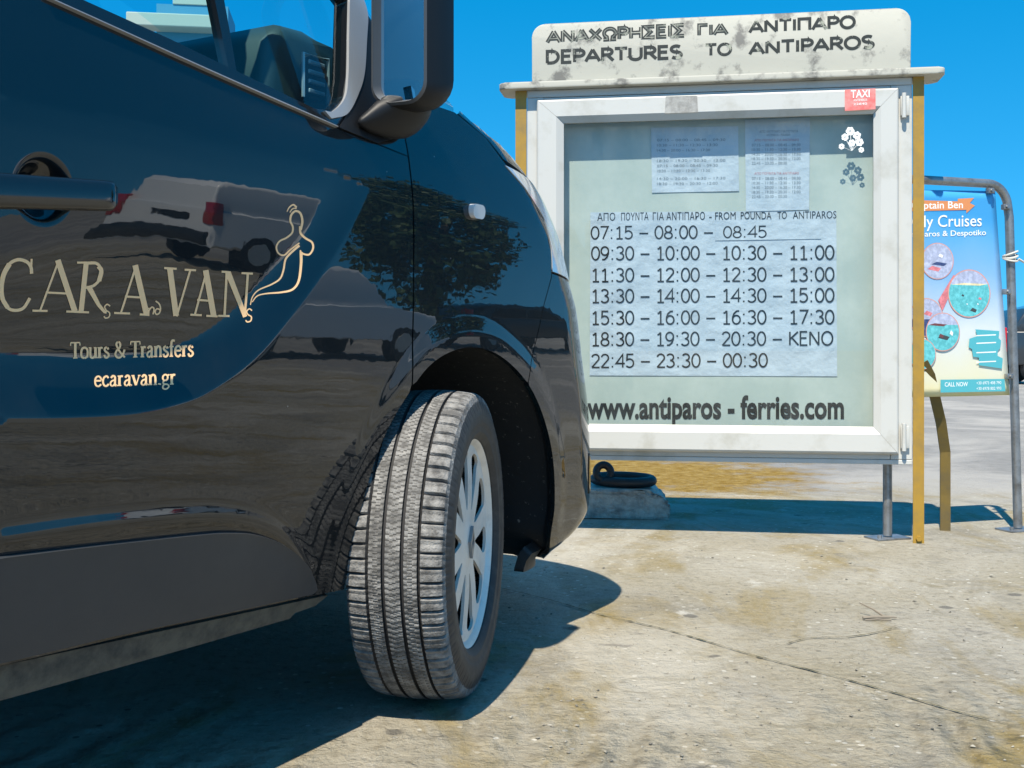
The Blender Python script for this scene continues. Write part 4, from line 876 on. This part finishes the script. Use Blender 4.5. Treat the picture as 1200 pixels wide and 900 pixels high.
def frame_bar(outer0, outer1, in0, in1):
    """mitred door profile: outer edge, raised flat, bevel down to the glass"""
    V = []; yo = [(-.002, 0.), (-.026, .06), (-.030, .12), (-.030, .74), (-.026, .80), (-.012, 1.), (.0, 1.)]
    for (oa, oz), (ia, iz) in ((outer0, in0), (outer1, in1)):
        for y, t in yo: V.append((oa + (ia - oa) * t, y, oz + (iz - oz) * t))
    n = len(yo); return V, [(i, i + 1, n + i + 1, n + i) for i in range(n - 1)]
co_ = [(aFL, zFT), (aFR, zFT), (aFR, zFB), (aFL, zFB)]; ci = [(gL, gT), (gR, gT), (gR, gB), (gL, gB)]
V = []; fs = []
for k in range(4):
    v, f = frame_bar(co_[k], co_[(k + 1) % 4], ci[k], ci[(k + 1) % 4]); m_ = .0006
    d = np.array([co_[(k + 1) % 4][0] - co_[k][0], 0, co_[(k + 1) % 4][1] - co_[k][1]]); d /= np.linalg.norm(d); h_ = len(v) // 2
    v = [np.array(q) + d * m_ * (1 if i < h_ else -1) for i, q in enumerate(v)]
    fs += [tuple(i + len(V) for i in q) for q in f]; V += v
dfr = mesh_obj("door_frame", V, fs, M['white_metal'], board)
b = MB(); b.prism([(aFL + .001, zFB + .001), (aFR - .001, zFB + .001), (aFR - .001, zFT - .001), (aFL + .001, zFT - .001)], -.0015, .0035); 
# back plate of the frame as four strips (keeps light out of the mitres)
b.bm.free(); b = MB()
b.box((aFL, -.0015, gT), (aFR, .003, zFT)); b.box((aFL, -.0015, zFB), (aFR, .003, gB)); b.box((aFL, -.0015, gB + .0005), (gL, .003, gT - .0005)); b.box((gR, -.0015, gB + .0005), (aFR, .003, gT - .0005)); b.build("frame_seal", M['ochre'], dfr)
mesh_obj("glass", [(gL, -.004, gB), (gR, -.004, gB), (gR, -.004, gT), (gL, -.004, gT)], [(0, 1, 2, 3)], M['clear_glass'], board)
for y0, y1 in ((110, 139), (496, 528)):
    h0, h1 = sp(1056, y1), sp(1061, y0); b = MB(); b.tube([(h0[0] + .008, -.018, h0[1]), (h0[0] + .008, -.018, h1[1])], .009, 10); b.box((h0[0] - .004, -.012, h0[1] + .01), (h0[0] + .03, -.0, h1[1] - .01), .002); b.build("hinge", M['white_metal'], board, True)
# roof shelf and header
s0, s1 = sp(586, 100)[0], sp(1106, 80)[0]
b = MB(); b.prism(rrect(s0, -.045, s1, DEP + .03, .03, 5), zT + .001, zT + .027, 2, .006); b.build("roof_shelf", M['white_board'], board, True)
h0, h1 = sp(623, 97), sp(1068, 78); hz = sp(1068, 9)[1]; hz0 = sp(622, 27)[1]; hz = (hz + hz0) / 2
hp_ = [(h0[0], zT + .0275), (h1[0], zT + .0275)] + arc(h1[0] - .055, hz - .055, .055, 0, 90, 8) + arc(h0[0] + .055, hz - .055, .055, 90, 180, 8)
b = MB(); b.prism(hp_, .010, .035, 1, .004); hdr = b.build("header_panel", M['white_board'], board, True)
def on_plane(name, body, pa, pb, hpx, back, m, par, bold=0., y=None, ybox="H"):
    """text whose baseline runs from pixel pa to pixel pb, hpx pixels tall, on a plane 'back' behind the front"""
    A, B = sp(*pa, back), sp(*pb, back); zh = sp(pa[0], pa[1] - hpx, back)[1] - A[1]
    Vt, ft = fit_text(body, 0, B[0] - A[0], 0, zh, bold, ybox); L = max(1e-6, B[0] - A[0])
    P = [(A[0] + v[0], y, A[1] + (B[1] - A[1]) * v[0] / L + v[1]) for v in Vt]
    return mesh_obj(name, P, ft, m, par)
hb = .010; worn = ('ΑΝΑΧΩΡΗΣΕΙΣ', 'ΓΙΑ')
for body, pa, pb, hpx in (("ΑΝΑΧΩΡΗΣΕΙΣ", (641, 52), (803, 44), 17), ("ΓΙΑ", (817, 43.5), (853, 42), 16), ("ΑΝΤΙΠΑΡΟ", (878, 40), (1003, 34), 16.5), ("DEPARTURES", (639, 76), (800, 69.5), 17.5), ("TO", (826, 67), (858, 65.5), 16), ("ANTIPAROS", (878, 65.5), (1025, 57.5), 17)):
    drawn_text("lettering", body, pa, pb, hpx, hb, M['ink_header'], hdr, hb - .0006, .27 if body in worn else .215)
    if body in worn: drawn_text("lettering", body, pa, pb, hpx, hb, M['ink_worn'], hdr, hb - .0009, .27, 0., .24)
# red sticker and grey tape on the frame
fy = -.030
def quad(name, pts, y, m, par, back=None, th=.001):
    P = [sp(*p, y if back is None else back) for p in pts]; n = len(P)
    b = MB(); b.prism([(a, z) for a, z in P], y - th, y); return b.build(name, m, par)
st_ = quad("taxi_sticker", [(990, 130), (1026, 128), (1026, 103.5), (990, 105)], fy - .0005, M['sticker_red'], board)
on_plane("lettering", "TAXI", (997, 115), (1019, 114), 9, fy, M['white'], st_, .01, fy - .0026)
for i, y_ in enumerate((119, 123.5)): on_plane("lettering", "ANTIPAROS" if i == 0 else "22840", (1000, y_), (1016, y_ - .7), 2.6, fy, M['white'], st_, 0., fy - .0026)
quad("tape_patch", [(779, 133), (818, 131.5), (817, 112), (780, 113)], fy - .0005, M['tape'], board)
# white flower sticker on the glass
def flower_sticker():
    Vv = []; fs = []
    def poly(pts):
        k = len(Vv); Vv.extend(pts); fs.append(tuple(range(k, k + len(pts))))
    for k, (fx, fz, r) in enumerate([(996, 154, 5.0), (1004, 159, 4.6), (990, 161, 4.2), (1007, 167, 4.6), (998, 168, 4.2), (986, 172, 3.4), (1009, 176, 3.2)]):
        a0, z0 = sp(fx, fz); u = r * SD / F
        for j in range(6):
            t = R_(60 * j + 17 * k); c = (a0 + math.cos(t) * u * .62, z0 + math.sin(t) * u * .62)
            poly([(c[0] + u * .46 * math.cos(q) * .9, -.0055 - k * 2e-4 - j * 2e-5, c[1] + u * .46 * math.sin(q)) for q in np.linspace(0, 2 * math.pi, 9)[:-1]])
        s2 = sp(998, 177)
        poly([(a0 - .001, -.0050, z0), (a0 + .001, -.0050, z0), (s2[0] + .001, -.0050, s2[1]), (s2[0] - .001, -.0050, s2[1])])
    return mesh_obj("flower_sticker", Vv, fs, M['white'], board)
flower_sticker()
# web address along the bottom of the backboard
BK = DBK
on_plane("lettering", "www.antiparos - ferries.com", (688, 491), (989, 491), 27, BK, M['ink'], board, .03, BK - .002, "h")
# printed sheets inside (each lies loose on the backboard)
def sheet(name, label, corners, yb, m, amp=.003):
    P = [np.array(sp(*c, BK)) for c in corners]; nx, nz = 24, 20; V = []
    ph = rng.random(4) * 6
    for j in range(nz + 1):
        for i in range(nx + 1):
            u, v = i / nx, j / nz; q = (P[0] * (1 - u) + P[1] * u) * (1 - v) + (P[3] * (1 - u) + P[2] * u) * v
            V.append((q[0], -amp * (.5 + .5 * math.sin(u * 7 + ph[0]) * math.sin(v * 5 + ph[1])) , q[1]))
    fs = [(j * (nx + 1) + i, j * (nx + 1) + i + 1, (j + 1) * (nx + 1) + i + 1, (j + 1) * (nx + 1) + i) for j in range(nz) for i in range(nx)]
    o = mesh_obj(name, V, fs, m, None, smooth=True); o.matrix_world = ST @ Matrix.Translation((0, yb, 0))
    return tag(o, label, "sheet", "printed sheets behind the glass")
def time_row(par, body, pa, pb, hpx, m, dy=-.0019, wt=.108): return drawn_text("lettering", body, pa, pb, hpx, BK, m, par, dy, wt)
def sheet_text(par, body, pa, pb, hpx, m, dy=-.0019, bold=0., ybox="0"):
    return on_plane("lettering", body, pa, pb, hpx, BK, m, par, bold, dy, ybox)
tt = sheet("timetable_sheet", "large timetable sheet with rows of ferry times behind the glass", [(691, 440), (981, 441), (980, 247), (692, 249)], BK - .002, M['paper'], .0011)
for w_, p0, p1 in (("ΑΠΟ", (700, 259), (721, 258.5)), ("ΠΟΥΝΤΑ", (728, 258.5), (760, 258)), ("ΓΙΑ", (765, 258), (778, 258)), ("ΑΝΤΙΠΑΡΟ", (781, 258), (826, 257.5)), ("-", (831, 257.5), (834, 257.5)), ("FROM", (838, 257.5), (862, 257)), ("POUNDA", (868, 257), (904, 257)), ("TO", (911, 257), (922, 256.5)), ("ANTIPAROS", (929, 256.5), (980, 256))):
    sheet_text(tt, w_, p0, p1, 8.5 if w_ != "-" else 8.5, M['ink'], ybox="H")
time_row(tt, "07:15 – 08:00 –", (692, 281), (838, 280), 16, M['ink'])
slip = sheet("paper_slip", "thin paper slip with 08:45 written on it, taped over the timetable", [(838, 282), (962, 280), (962, 263), (839, 263)], BK - .0048, M['paper'], .0006)
time_row(slip, "08:45", (847, 279.5), (899, 279), 14.5, M['ink'], -.0012, .11)
for body, y_, x1 in (("09:30 – 10:00 – 10:30 – 11:00", 305.5, 977), ("11:30 – 12:00 – 12:30 – 13:00", 331, 977), ("13:30 – 14:00 – 14:30 – 15:00", 355.5, 977), ("15:30 – 16:00 – 16:30 – 17:30", 381, 977), ("18:30 – 19:30 – 20:30 – KENO", 406, 976), ("22:45 – 23:30 – 00:30", 431.5, 899)):
    time_row(tt, body, (692.5, y_), (x1 + 1, y_ - .8), 17, M['ink'])
nl = sheet("notice_sheet", "small faded bilingual notice left of the other small sheet", [(764, 226), (866, 224), (865, 148), (763, 150)], BK - .0025, M['paper'], .0013)
nr = sheet("notice_sheet", "small notice with faded times right of the other small sheet", [(874, 248), (948, 246), (949, 138), (873, 141)], BK - .0045, M['paper'], .0012)
lines = ["07:15 – 08:00 – 08:45 – 09:30", "10:30 – 11:30 – 12:30 – 13:30", "14:30 – 20:00 – 16:30 – 17:30", "18:30 – 19:30 – 20:30 – 12:00", "22:45 – 23:30 – 00:30"]
for k, y0 in ((0, 172), (1, 211)):
    for i, l in enumerate(lines): sheet_text(nr, l, (881, y0 + i * 5.3), (938 if i < 4 else 922, y0 + i * 5.3 - .4), 3.2, M['ink_faded'])
for y_ in (156, 160): sheet_text(nr, "ΑΠΟ ΑΝΤΙΠΑΡΟ ΓΙΑ ΠΟΥΝΤΑ" if y_ < 158 else "ANTIPAROS – POUNDA", (890 if y_ < 158 else 898, y_), (935 if y_ < 158 else 926, y_ - .4), 2.8, M['ink_faded'])
for y_ in (166, 205): sheet_text(nr, "ΑΠΟ ΠΟΥΝΤΑ ΓΙΑ ΑΝΤΙΠΑΡΟ", (884, y_), (936, y_ - .4), 2.6, M['ink_red'])
for k, y0 in enumerate((166, 172, 178, 190, 196, 202, 211, 217)): sheet_text(nl, lines[k % 4], (770, y0), (850 - 9 * (k % 3), y0 - .6), 3.0, M['ink_faded'])
# rear struts: bent ochre bar
def at(px, d, z): return Vector(((px - 600) / F * d, d, z))
loc = ST.inverted()
b = MB(); pts = []
for px, py, d in ((1082, 425, 4.62), (1090, 440, 4.64), (1103, 495, 4.72), (1108, 530, 4.76), (1108, 580, 4.77)):
    pts.append(loc @ at(px, d, H - (py - YH) * d / F))
fz = pts[-1].copy(); fz.z = 0; pts.append(fz)
A = [(p.x, p.z) for p in pts]; wv = .021; left = []; right = []
for i, p in enumerate(A):
    q0, q1 = A[max(i - 1, 0)], A[min(i + 1, len(A) - 1)]; d = np.array(q1) - np.array(q0); d /= np.linalg.norm(d); nn = np.array((-d[1], d[0])) * wv; left.append(np.array(p) + nn); right.append(np.array(p) - nn)
Vb = []; fs = []
for i in range(len(A)):
    y = pts[i].y
    for q in (left[i], right[i]): Vb += [(q[0], y, q[1]), (q[0], y + .012, q[1])]
    if i:
        k = 4 * i
        for a_1, b_1 in ((0, 2), (2, 3), (3, 1), (1, 0)): fs.append((k - 4 + a_1, k - 4 + b_1, k + b_1, k + a_1))
fs += [(0, 1, 3, 2), (len(Vb) - 4, len(Vb) - 2, len(Vb) - 1, len(Vb) - 3)]
mesh_obj("rear_strut", Vb, fs, M['ochre_shaded'], board)

# ------------------------------------------------------------------ cruise banner in its pipe stand, behind the board
dL, dR = F * H / (631 - YH), F * H / (621.5 - YH)
xl, xr = (1040 - 600) / F * dL, (1193 - 600) / F * dR
bw = math.hypot(xr - xl, dR - dL); brz = math.atan2(dR - dL, xr - xl)
ban = thing("advertising_banner", "blue cruise banner laced in a grey pipe stand behind the notice board", "banner", (xl, dL, 0), brz)
def bp_(px, py):                              # local (along, up) in the banner's plane
    k = (px - 600) / F; ux, uy = math.cos(brz), math.sin(brz); a = (k * dL - xl) / (ux - k * uy); d = dL + a * uy
    return a, H - (py - YH) * d / F
topz = bp_(1120, 213)[1]; lean = -.055
hoop = [(0, 0, .012), (.0, 0, .5), (lean * .1, 0, topz - .12)] + [(lean * .2 + .10 - .10 * math.cos(t), 0, topz - .10 + .10 * math.sin(t)) for t in np.linspace(.1, math.pi / 2, 8)] + [(bw + lean - .10 + .10 * math.sin(t), 0, topz - .10 + .10 * math.cos(t)) for t in np.linspace(0, math.pi / 2 - .1, 8)] + [(bw + lean * .85, 0, topz - .14), (bw + lean * .3, 0, .5), (bw, 0, .012)]
b = MB(); b.tube(hoop, .0185, 14); b.build("pipe_frame", M['galv'], ban, True)
for x in (0, bw):
    b = MB(); b.box((x - .08, -.05, 0), (x + .08, .05, .008), .002); b.tube([(x - .06, -.03, .008), (x - .06, -.03, .022)], .009, 6); b.build("base_plate", M['galv'], ban)
def banner_print():
    m = bpy.data.materials.new("banner print"); m.use_nodes = True; t = m.node_tree; p = t.nodes["Principled BSDF"]
    co = t.nodes.new("ShaderNodeTexCoord"); s_ = t.nodes.new("ShaderNodeSeparateXYZ"); t.links.new(co.outputs["Object"], s_.inputs[0])
    r = t.nodes.new("ShaderNodeMapRange"); r.inputs[1].default_value = bp_(1130, 465)[1]; r.inputs[2].default_value = bp_(1130, 222)[1]; t.links.new(s_.outputs[2], r.inputs[0])
    n = t.nodes.new("ShaderNodeTexNoise"); n.inputs["Scale"].default_value = 4; n.inputs["Detail"].default_value = 5; t.links.new(co.outputs["Object"], n.inputs[0])
    ad = t.nodes.new("ShaderNodeMath"); ad.operation = 'MULTIPLY_ADD'; ad.inputs[1].default_value = .22; t.links.new(n.outputs[0], ad.inputs[0]); t.links.new(r.outputs[0], ad.inputs[2])
    c = t.nodes.new("ShaderNodeValToRGB"); e = c.color_ramp.elements; e[0].position = .10; e[0].color = (.70, .60, .24, 1); e[1].position = 1.05; e[1].color = (.05, .30, .62, 1)
    for ps, cl in ((.2, (.68, .64, .44, 1)), (.42, (.62, .66, .68, 1)), (.68, (.22, .42, .66, 1)), (.9, (.10, .36, .66, 1))):
        q = e.new(ps); q.color = cl
    t.links.new(ad.outputs[0], c.inputs[0]); t.links.new(c.outputs[0], p.inputs["Base Color"]); p.inputs["Roughness"].default_value = .35
    return m
q0, q1, q2, q3 = bp_(1050, 466), bp_(1183, 463), bp_(1166, 224), bp_(1048, 222)
nx, nz = 16, 24; V = []
for j in range(nz + 1):
    for i in range(nx + 1):
        u, v = i / nx, j / nz; A = np.array(q0) * (1 - u) + np.array(q1) * u; B = np.array(q3) * (1 - u) + np.array(q2) * u; q = A * (1 - v) + B * v
        V.append((q[0], .001 * math.sin(u * 3 + v * 5) * math.sin(v * 3.1), q[1]))
fs = [(j * (nx + 1) + i, j * (nx + 1) + i + 1, (j + 1) * (nx + 1) + i + 1, (j + 1) * (nx + 1) + i) for j in range(nz) for i in range(nx)]
sh = mesh_obj("banner_sheet", V, fs, banner_print(), ban, smooth=True); md = sh.modifiers.new("t", 'SOLIDIFY'); md.thickness = .0015; md.offset = 0
by = [-.0022]
def bposter(name, px_poly, m, par=None):
    by[0] -= .0001; P = [bp_(*p) for p in px_poly]
    return mesh_obj(name, [(a, by[0], z) for a, z in P], [tuple(range(len(P)))], M[m] if isinstance(m, str) else m, par or sh)
def btext(body, pa, pb, hpx, m, bold=0., ybox="H"):
    by[0] -= .0001; A, B = bp_(*pa), bp_(*pb); zh = bp_(pa[0], pa[1] - hpx)[1] - A[1]
    Vt, ft = fit_text(body, 0, B[0] - A[0], 0, zh, bold, ybox); L = B[0] - A[0]
    return mesh_obj("lettering", [(A[0] + v[0], by[0], A[1] + (B[1] - A[1]) * v[0] / L + v[1]) for v in Vt], ft, M[m] if isinstance(m, str) else m, sh)
bposter("ribbon_print", [(1052, 248), (1132, 246), (1132, 250), (1142, 241), (1136, 238), (1141, 232), (1122, 233), (1122, 236), (1052, 234)], 'orange')
btext("Captain Ben", (1068, 245), (1128, 244), 8.5, 'white', .01)
btext("Daily Cruises", (1058, 267), (1150, 265), 14, 'white', .005)
btext("Antiparos & Despotiko", (1060, 278), (1155, 275.5), 6.5, 'white', .01)
def disc(name, cx, cy, rx, ry, m, n=40): return bposter(name, [(cx + rx * math.cos(R_(t)), cy + ry * math.sin(R_(t))) for t in np.linspace(0, 360, n)[:-1]], m)
def photo(cx, cy, r, sky_, sea_, hor, specks):
    disc("photo_print", cx, cy, r * 1.0, r * 1.13, 'ring'); disc("photo_print", cx, cy, r * .95, r * 1.08, sky_)
    r1, r2 = r * .95, r * 1.08; y0 = cy + (hor * r2); a = math.asin(max(-1, min(1, hor)))
    bposter("photo_print", [(cx + r1 * math.cos(t), cy + r2 * math.sin(t)) for t in np.linspace(a, math.pi - a, 30)], sea_)
    for sx, sy, sw, shh, m in specks: bposter("photo_print", [(cx + sx * r - sw, cy + sy * r), (cx + sx * r - sw * .3, cy + sy * r - shh), (cx + sx * r + sw, cy + sy * r - shh * .3), (cx + sx * r + sw * .6, cy + sy * r + shh * .7)], m)
photo(1085, 372, 20, 'lilac', 'navy', .1, [(.1, -.2, 5, 4, 'pinkish')])
bposter("photo_print", [(1099, 352), (1117, 322), (1121, 326), (1104, 364)], 'pinkish')
photo(1098, 306, 19, 'lilac', 'lilac', .35, [(-.2, .5, 8, 4, 'pinkish'), (.2, -.3, 3, 3, 'white'), (.1, .2, 9, 3, 'navy')])
photo(1135, 344, 25, 'lilac', 'sea', -.40, [(.0, -.42, 21, 1.8, 'sand'), (-.3, .1, 1.6, 1.8, 'spot'), (.5, .25, 2, 2, 'pinkish'), (.2, .8, 4, 3.4, 'spot'), (.4, .5, 1, 1.2, 'white'), (-.1, .5, 1, 1, 'white')])
photo(1104, 389, 20, 'lilac', 'sea', -.38, [(-.3, -.40, 11, 2.2, 'brown'), (.05, .35, 7, 4, 'spot'), (-.1, .25, 3, 3, 'brown'), (.5, .1, 2, 4, 'white')])
photo(1080, 415, 16, 'sea', 'sea', .1, [])
rib = [(1142, 386), (1170, 388), (1169, 396), (1172, 399), (1171, 408), (1168, 411), (1168, 417), (1174, 420), (1173, 432), (1146, 428), (1146, 419), (1139, 418), (1138, 409), (1134, 407), (1135, 397), (1144, 394)]
bposter("ribbon_print", rib, 'teal')
for y_ in (393, 402, 413, 424): bposter("ribbon_print", [(1143, y_ + 1), (1166, y_), (1166, y_ - 1.3), (1143, y_ - .3)], 'white')
bposter("ribbon_print", [(1101, 460), (1177, 458.5), (1176, 444), (1101, 445)], 'teal')
btext("CALL NOW", (1106, 453), (1133, 452.5), 5, 'white', .01)
btext("+30 6973 408 790", (1143, 450.5), (1172, 450), 3.4, 'white'); btext("+30 6978 802 993", (1143, 457), (1172, 456.5), 3.4, 'white')
# lugs that hold the sheet
for px, py in ((1158, 224), (1176, 243), (1177, 342), (1180, 441)):
    a, z = bp_(px, py); b = MB(); b.box((a - .016, -.022, z - .012), (a + .016, -.0, z + .012), .004); b.tube([(a, -.022, z), (a, -.03, z)], .008, 6); b.build("lug", M['galv'], ban, True)
a, z = bp_(1184, 304); b = MB()
for k in range(3): b.tube([(a + .028 * math.cos(t), .028 * math.sin(t), z + .012 * k + .010 * math.sin(t + k)) for t in np.linspace(0, 2 * math.pi, 17)], .005, 6, False)
b.tube([(a + .02, -.026, z), (a + .06, -.03, z - .02), (a + .09, -.03, z - .07)], .005, 6); b.build("rope_lashing", M['strap'], ban, True)

# ------------------------------------------------------------------ mooring block and ring
x_, y_, _ = gp(700, 608); bl = MB()
prof = [(-.55, 0), (.46, 0), (.465, .06), (.45, .085), (.41, .115), (.35, .135), (-.50, .145), (-.56, .12)]
bl.prism(prof, 0, .42, 1, .012)
bmesh.ops.subdivide_edges(bl.bm, edges=bl.bm.edges[:], cuts=3, use_grid_fill=True)
for v in bl.bm.verts: v.co += Vector(rng.normal(0, .0035, 3)); v.co.z = max(0, v.co.z)
mb_ = bl.build("concrete_block", M['concrete'], None, True); mb_.location = (x_ - .135, y_, 0); mb_.rotation_euler = (0, 0, R_(-4))
tag(mb_, "rough grey concrete block lying on the quay beside the van", "concrete block")
b = MB(); cx_ = .0
b.tube([(.135 * math.cos(t), .085 * math.sin(t), .008 * math.cos(t)) for t in np.linspace(0, 2 * math.pi, 41)], .024, 10, False)
b.tube([(-.105 + .034 * math.cos(t), -.045 + .01 * math.sin(t), .034 + .034 * math.sin(t)) for t in np.linspace(0, 2 * math.pi, 25)], .018, 10, False)
x2 = (727 - 600) / F * (y_ + .12)
ringo = b.build("mooring_ring", M['iron'], None, True); ringo.location = (x2 + .015, y_ + .125, .166); ringo.rotation_euler = (R_(4), R_(5), R_(4))
tag(ringo, "black iron mooring ring lying on the concrete block", "mooring ring")
# twig on the quay
x_, y_, _ = gp(1030, 727); b = MB()
b.tube([(-.075, 0, .010), (-.03, .005, .012), (.03, .0, .013), (.085, .008, .010)], [.006, .007, .006, .003], 7); b.tube([(.03, .0, .013), (-.01, .05, .035), (-.055, .10, .05)], [.005, .004, .003], 7); b.tube([(-.07, -.018, .006), (-.01, -.012, .008), (.05, -.02, .006)], [.003, .004, .003], 6)
tw = b.build("dry_twig", M['twig'], None, True); tw.location = (x_, y_, 0); tw.scale = (.62, .7, .7); tag(tw, "dry forked twig lying on the concrete quay", "twig")

# ------------------------------------------------------------------ what stands around: vehicles, kiosk, tree
def simple_vehicle(name, label, loc, heading, low, cabin, hw, m, wheels, r, tail=True, rear_glass=None, side_glass=()):
    """side outlines (x forward, z up) of the lower body and of the cabin, half width hw; heading = compass direction"""
    t = thing(name, label, "car" if len(side_glass) else "van", loc, R_(90) - R_(heading))
    b = MB(); b.prism(low, -hw, hw, 1, .05); body = b.build("body", m, t, True)
    b = MB(); b.prism(cabin, -hw + .07, hw - .07, 1, .07); b.build("cabin", m, t, True)
    for poly in side_glass:
        for sg in (1, -1):
            b = MB(); b.prism(poly, sg * (hw - .075), sg * (hw - .062), 1, .004); b.build("window", M['gloss_black'], t)
    x0 = min(p[0] for p in low)
    if rear_glass:
        z0, z1 = rear_glass; b = MB(); b.box((x0 - .012 + .06, -hw + .22, z0), (x0 + .09, hw - .22, z1), .01); b.build("rear_window", M['gloss_black'], t)
    if tail:
        for sg in (1, -1):
            b = MB(); y0, y1 = sorted((sg * (hw - .16), sg * (hw + .012))); b.box((x0 - .02, y0, .72), (x0 + .14, y1, 1.28), .02); b.build("tail_light", M['lamp_red'], t, True)
        b = MB(); b.box((x0 - .07, -hw + .03, .36), (x0 + .08, hw - .03, .58), .03); b.build("rear_bumper", M['plastic'], t, True)
        b = MB(); b.box((x0 - .012, -.35, .76), (x0 + .02, .35, .90), .008); b.build("plate_recess", M['black'], t)
    for x in wheels:
        for sg in (1, -1):
            b = MB(); y = sg * (hw - .10); b.tube([(x, y - .11, r), (x, y - .10, r), (x, y + .10, r), (x, y + .11, r)], [r * .9, r, r, r * .9], 28); w_ = b.build("wheel", M['black'], t, True)
            b = MB(); yy = sg * (hw + .012); b.tube([(x, yy - .02, r), (x, yy, r)], [r * .62, r * .58], 20); b.build("hub", M['rim'], w_, True)
    return t
Wv = dict(low=[(-2.1, .34), (1.75, .34), (2.1, .40), (2.12, .72), (1.95, .95), (1.2, 1.08), (-2.1, 1.08)], cabin=[(-2.08, 1.0), (1.25, 1.0), (.72, 1.62), (.45, 1.78), (-1.9, 1.82), (-2.04, 1.70)])
simple_vehicle("parked_van", "small white panel van with red tail lights mirrored in the black van's door", (13.1, 7.05, 0), 18, Wv['low'], Wv['cabin'], .88, M['car_white'], (-1.35, 1.35), .31, rear_glass=None)
Cc = dict(low=[(-2.15, .36), (1.9, .36), (2.15, .45), (2.12, .78), (1.2, .98), (-2.1, 1.0), (-2.2, .7)], cabin=[(-1.95, .95), (1.15, .95), (.45, 1.46), (.1, 1.50), (-1.1, 1.50), (-1.6, 1.40)])
gl = [[(-1.5, 1.02), (-.35, 1.02), (-.35, 1.40), (-1.2, 1.40)], [(-.28, 1.02), (.85, 1.02), (.3, 1.38), (-.28, 1.40)]]
simple_vehicle("parked_car", "dark car beyond the pipe stand of the cruise banner at the right edge", (13.2, 25.5, 0), 95, [(a, z * 1.2) for a, z in Cc['low']], [(a, z * 1.22) for a, z in Cc['cabin']], .88, M['car_dark'], (-1.35, 1.35), .36, side_glass=[[(a, z * 1.22) for a, z in q] for q in gl])
simple_vehicle("parked_car", "dark saloon mirrored in the black van's front wing", (19.5, 14.6, 0), 15, Cc['low'], Cc['cabin'], .86, M['car_dark'], (-1.35, 1.35), .32, side_glass=gl)
# kiosk seen through the windows of the black van
kx = (231 - 600) / F * 21; ki = thing("kiosk", "cream and blue kiosk with flat roof seen through the black van's windows", "kiosk", (kx, 21, 0), R_(8))
b = MB(); b.box((-.64, -.6, 0), (.64, .6, 7.12)); b.build("lower_wall", M['kiosk_blue'], ki)
b = MB(); b.box((-.35, -.62, 7.121), (.42, .5, 9.0), .01); b.build("upper_wall", M['kiosk_cream'], ki)
b = MB(); b.box((-.5, -.75, 9.001), (.55, .62, 9.15), .02); b.build("roof", M['kiosk_cream'], ki)
b = MB(); b.box((-1.1, -1.0, 6.60), (.46, -.602, 6.84), .02); b.box((-1.08, -.98, 0.), (-.96, -.86, 6.599)); b.build("canopy", M['kiosk_cream'], ki)
# tree mirrored in the wing
def tree(loc, h, rad, label):
    t = thing("tree", label, "tree", loc)
    b = MB(); b.tube([(0, 0, 0), (.05, .02, h * .22), (-.04, .05, h * .42), (.03, 0, h * .6)], [.20, .15, .11, .06], 10)
    for k in range(6):
        a = k * 1.05; b.tube([(0, .03, h * (.28 + .04 * k)), (math.cos(a) * rad * .35, math.sin(a) * rad * .35, h * (.46 + .05 * k)), (math.cos(a) * rad * .7, math.sin(a) * rad * .7, h * (.56 + .05 * k))], [.07, .05, .02], 7)
    b.build("trunk", M['bark'], t, True)
    V = []; fs = []; cl = []
    for k in range(170):
        d = rng.normal(0, 1, 3); d /= np.linalg.norm(d); r = rad * (.35 + .65 * rng.random() ** .5); cl.append((d[0] * r, d[1] * r, h * .56 + d[2] * r * h * .40 / rad, .30 + .40 * rng.random()))
    for x, y, z, s_ in cl:
        for j in range(70):
            d = rng.normal(0, 1, 3); d /= np.linalg.norm(d); p = np.array((x, y, z)) + d * s_ * rng.random() ** .4; u = rng.normal(0, 1, 3); u /= np.linalg.norm(u); v = np.cross(u, d); v /= np.linalg.norm(v) + 1e-9; l = .07 + .07 * rng.random(); k0 = len(V)
            V += [p - u * l, p + v * l * .5, p + u * l, p - v * l * .5]; fs.append((k0, k0 + 1, k0 + 2, k0 + 3))
    mesh_obj("crown", V, fs, M['leaf'], t)
tree((18.5, 12.0, 0), 7.6, 1.9, "round green tree mirrored in the black van's front wing")
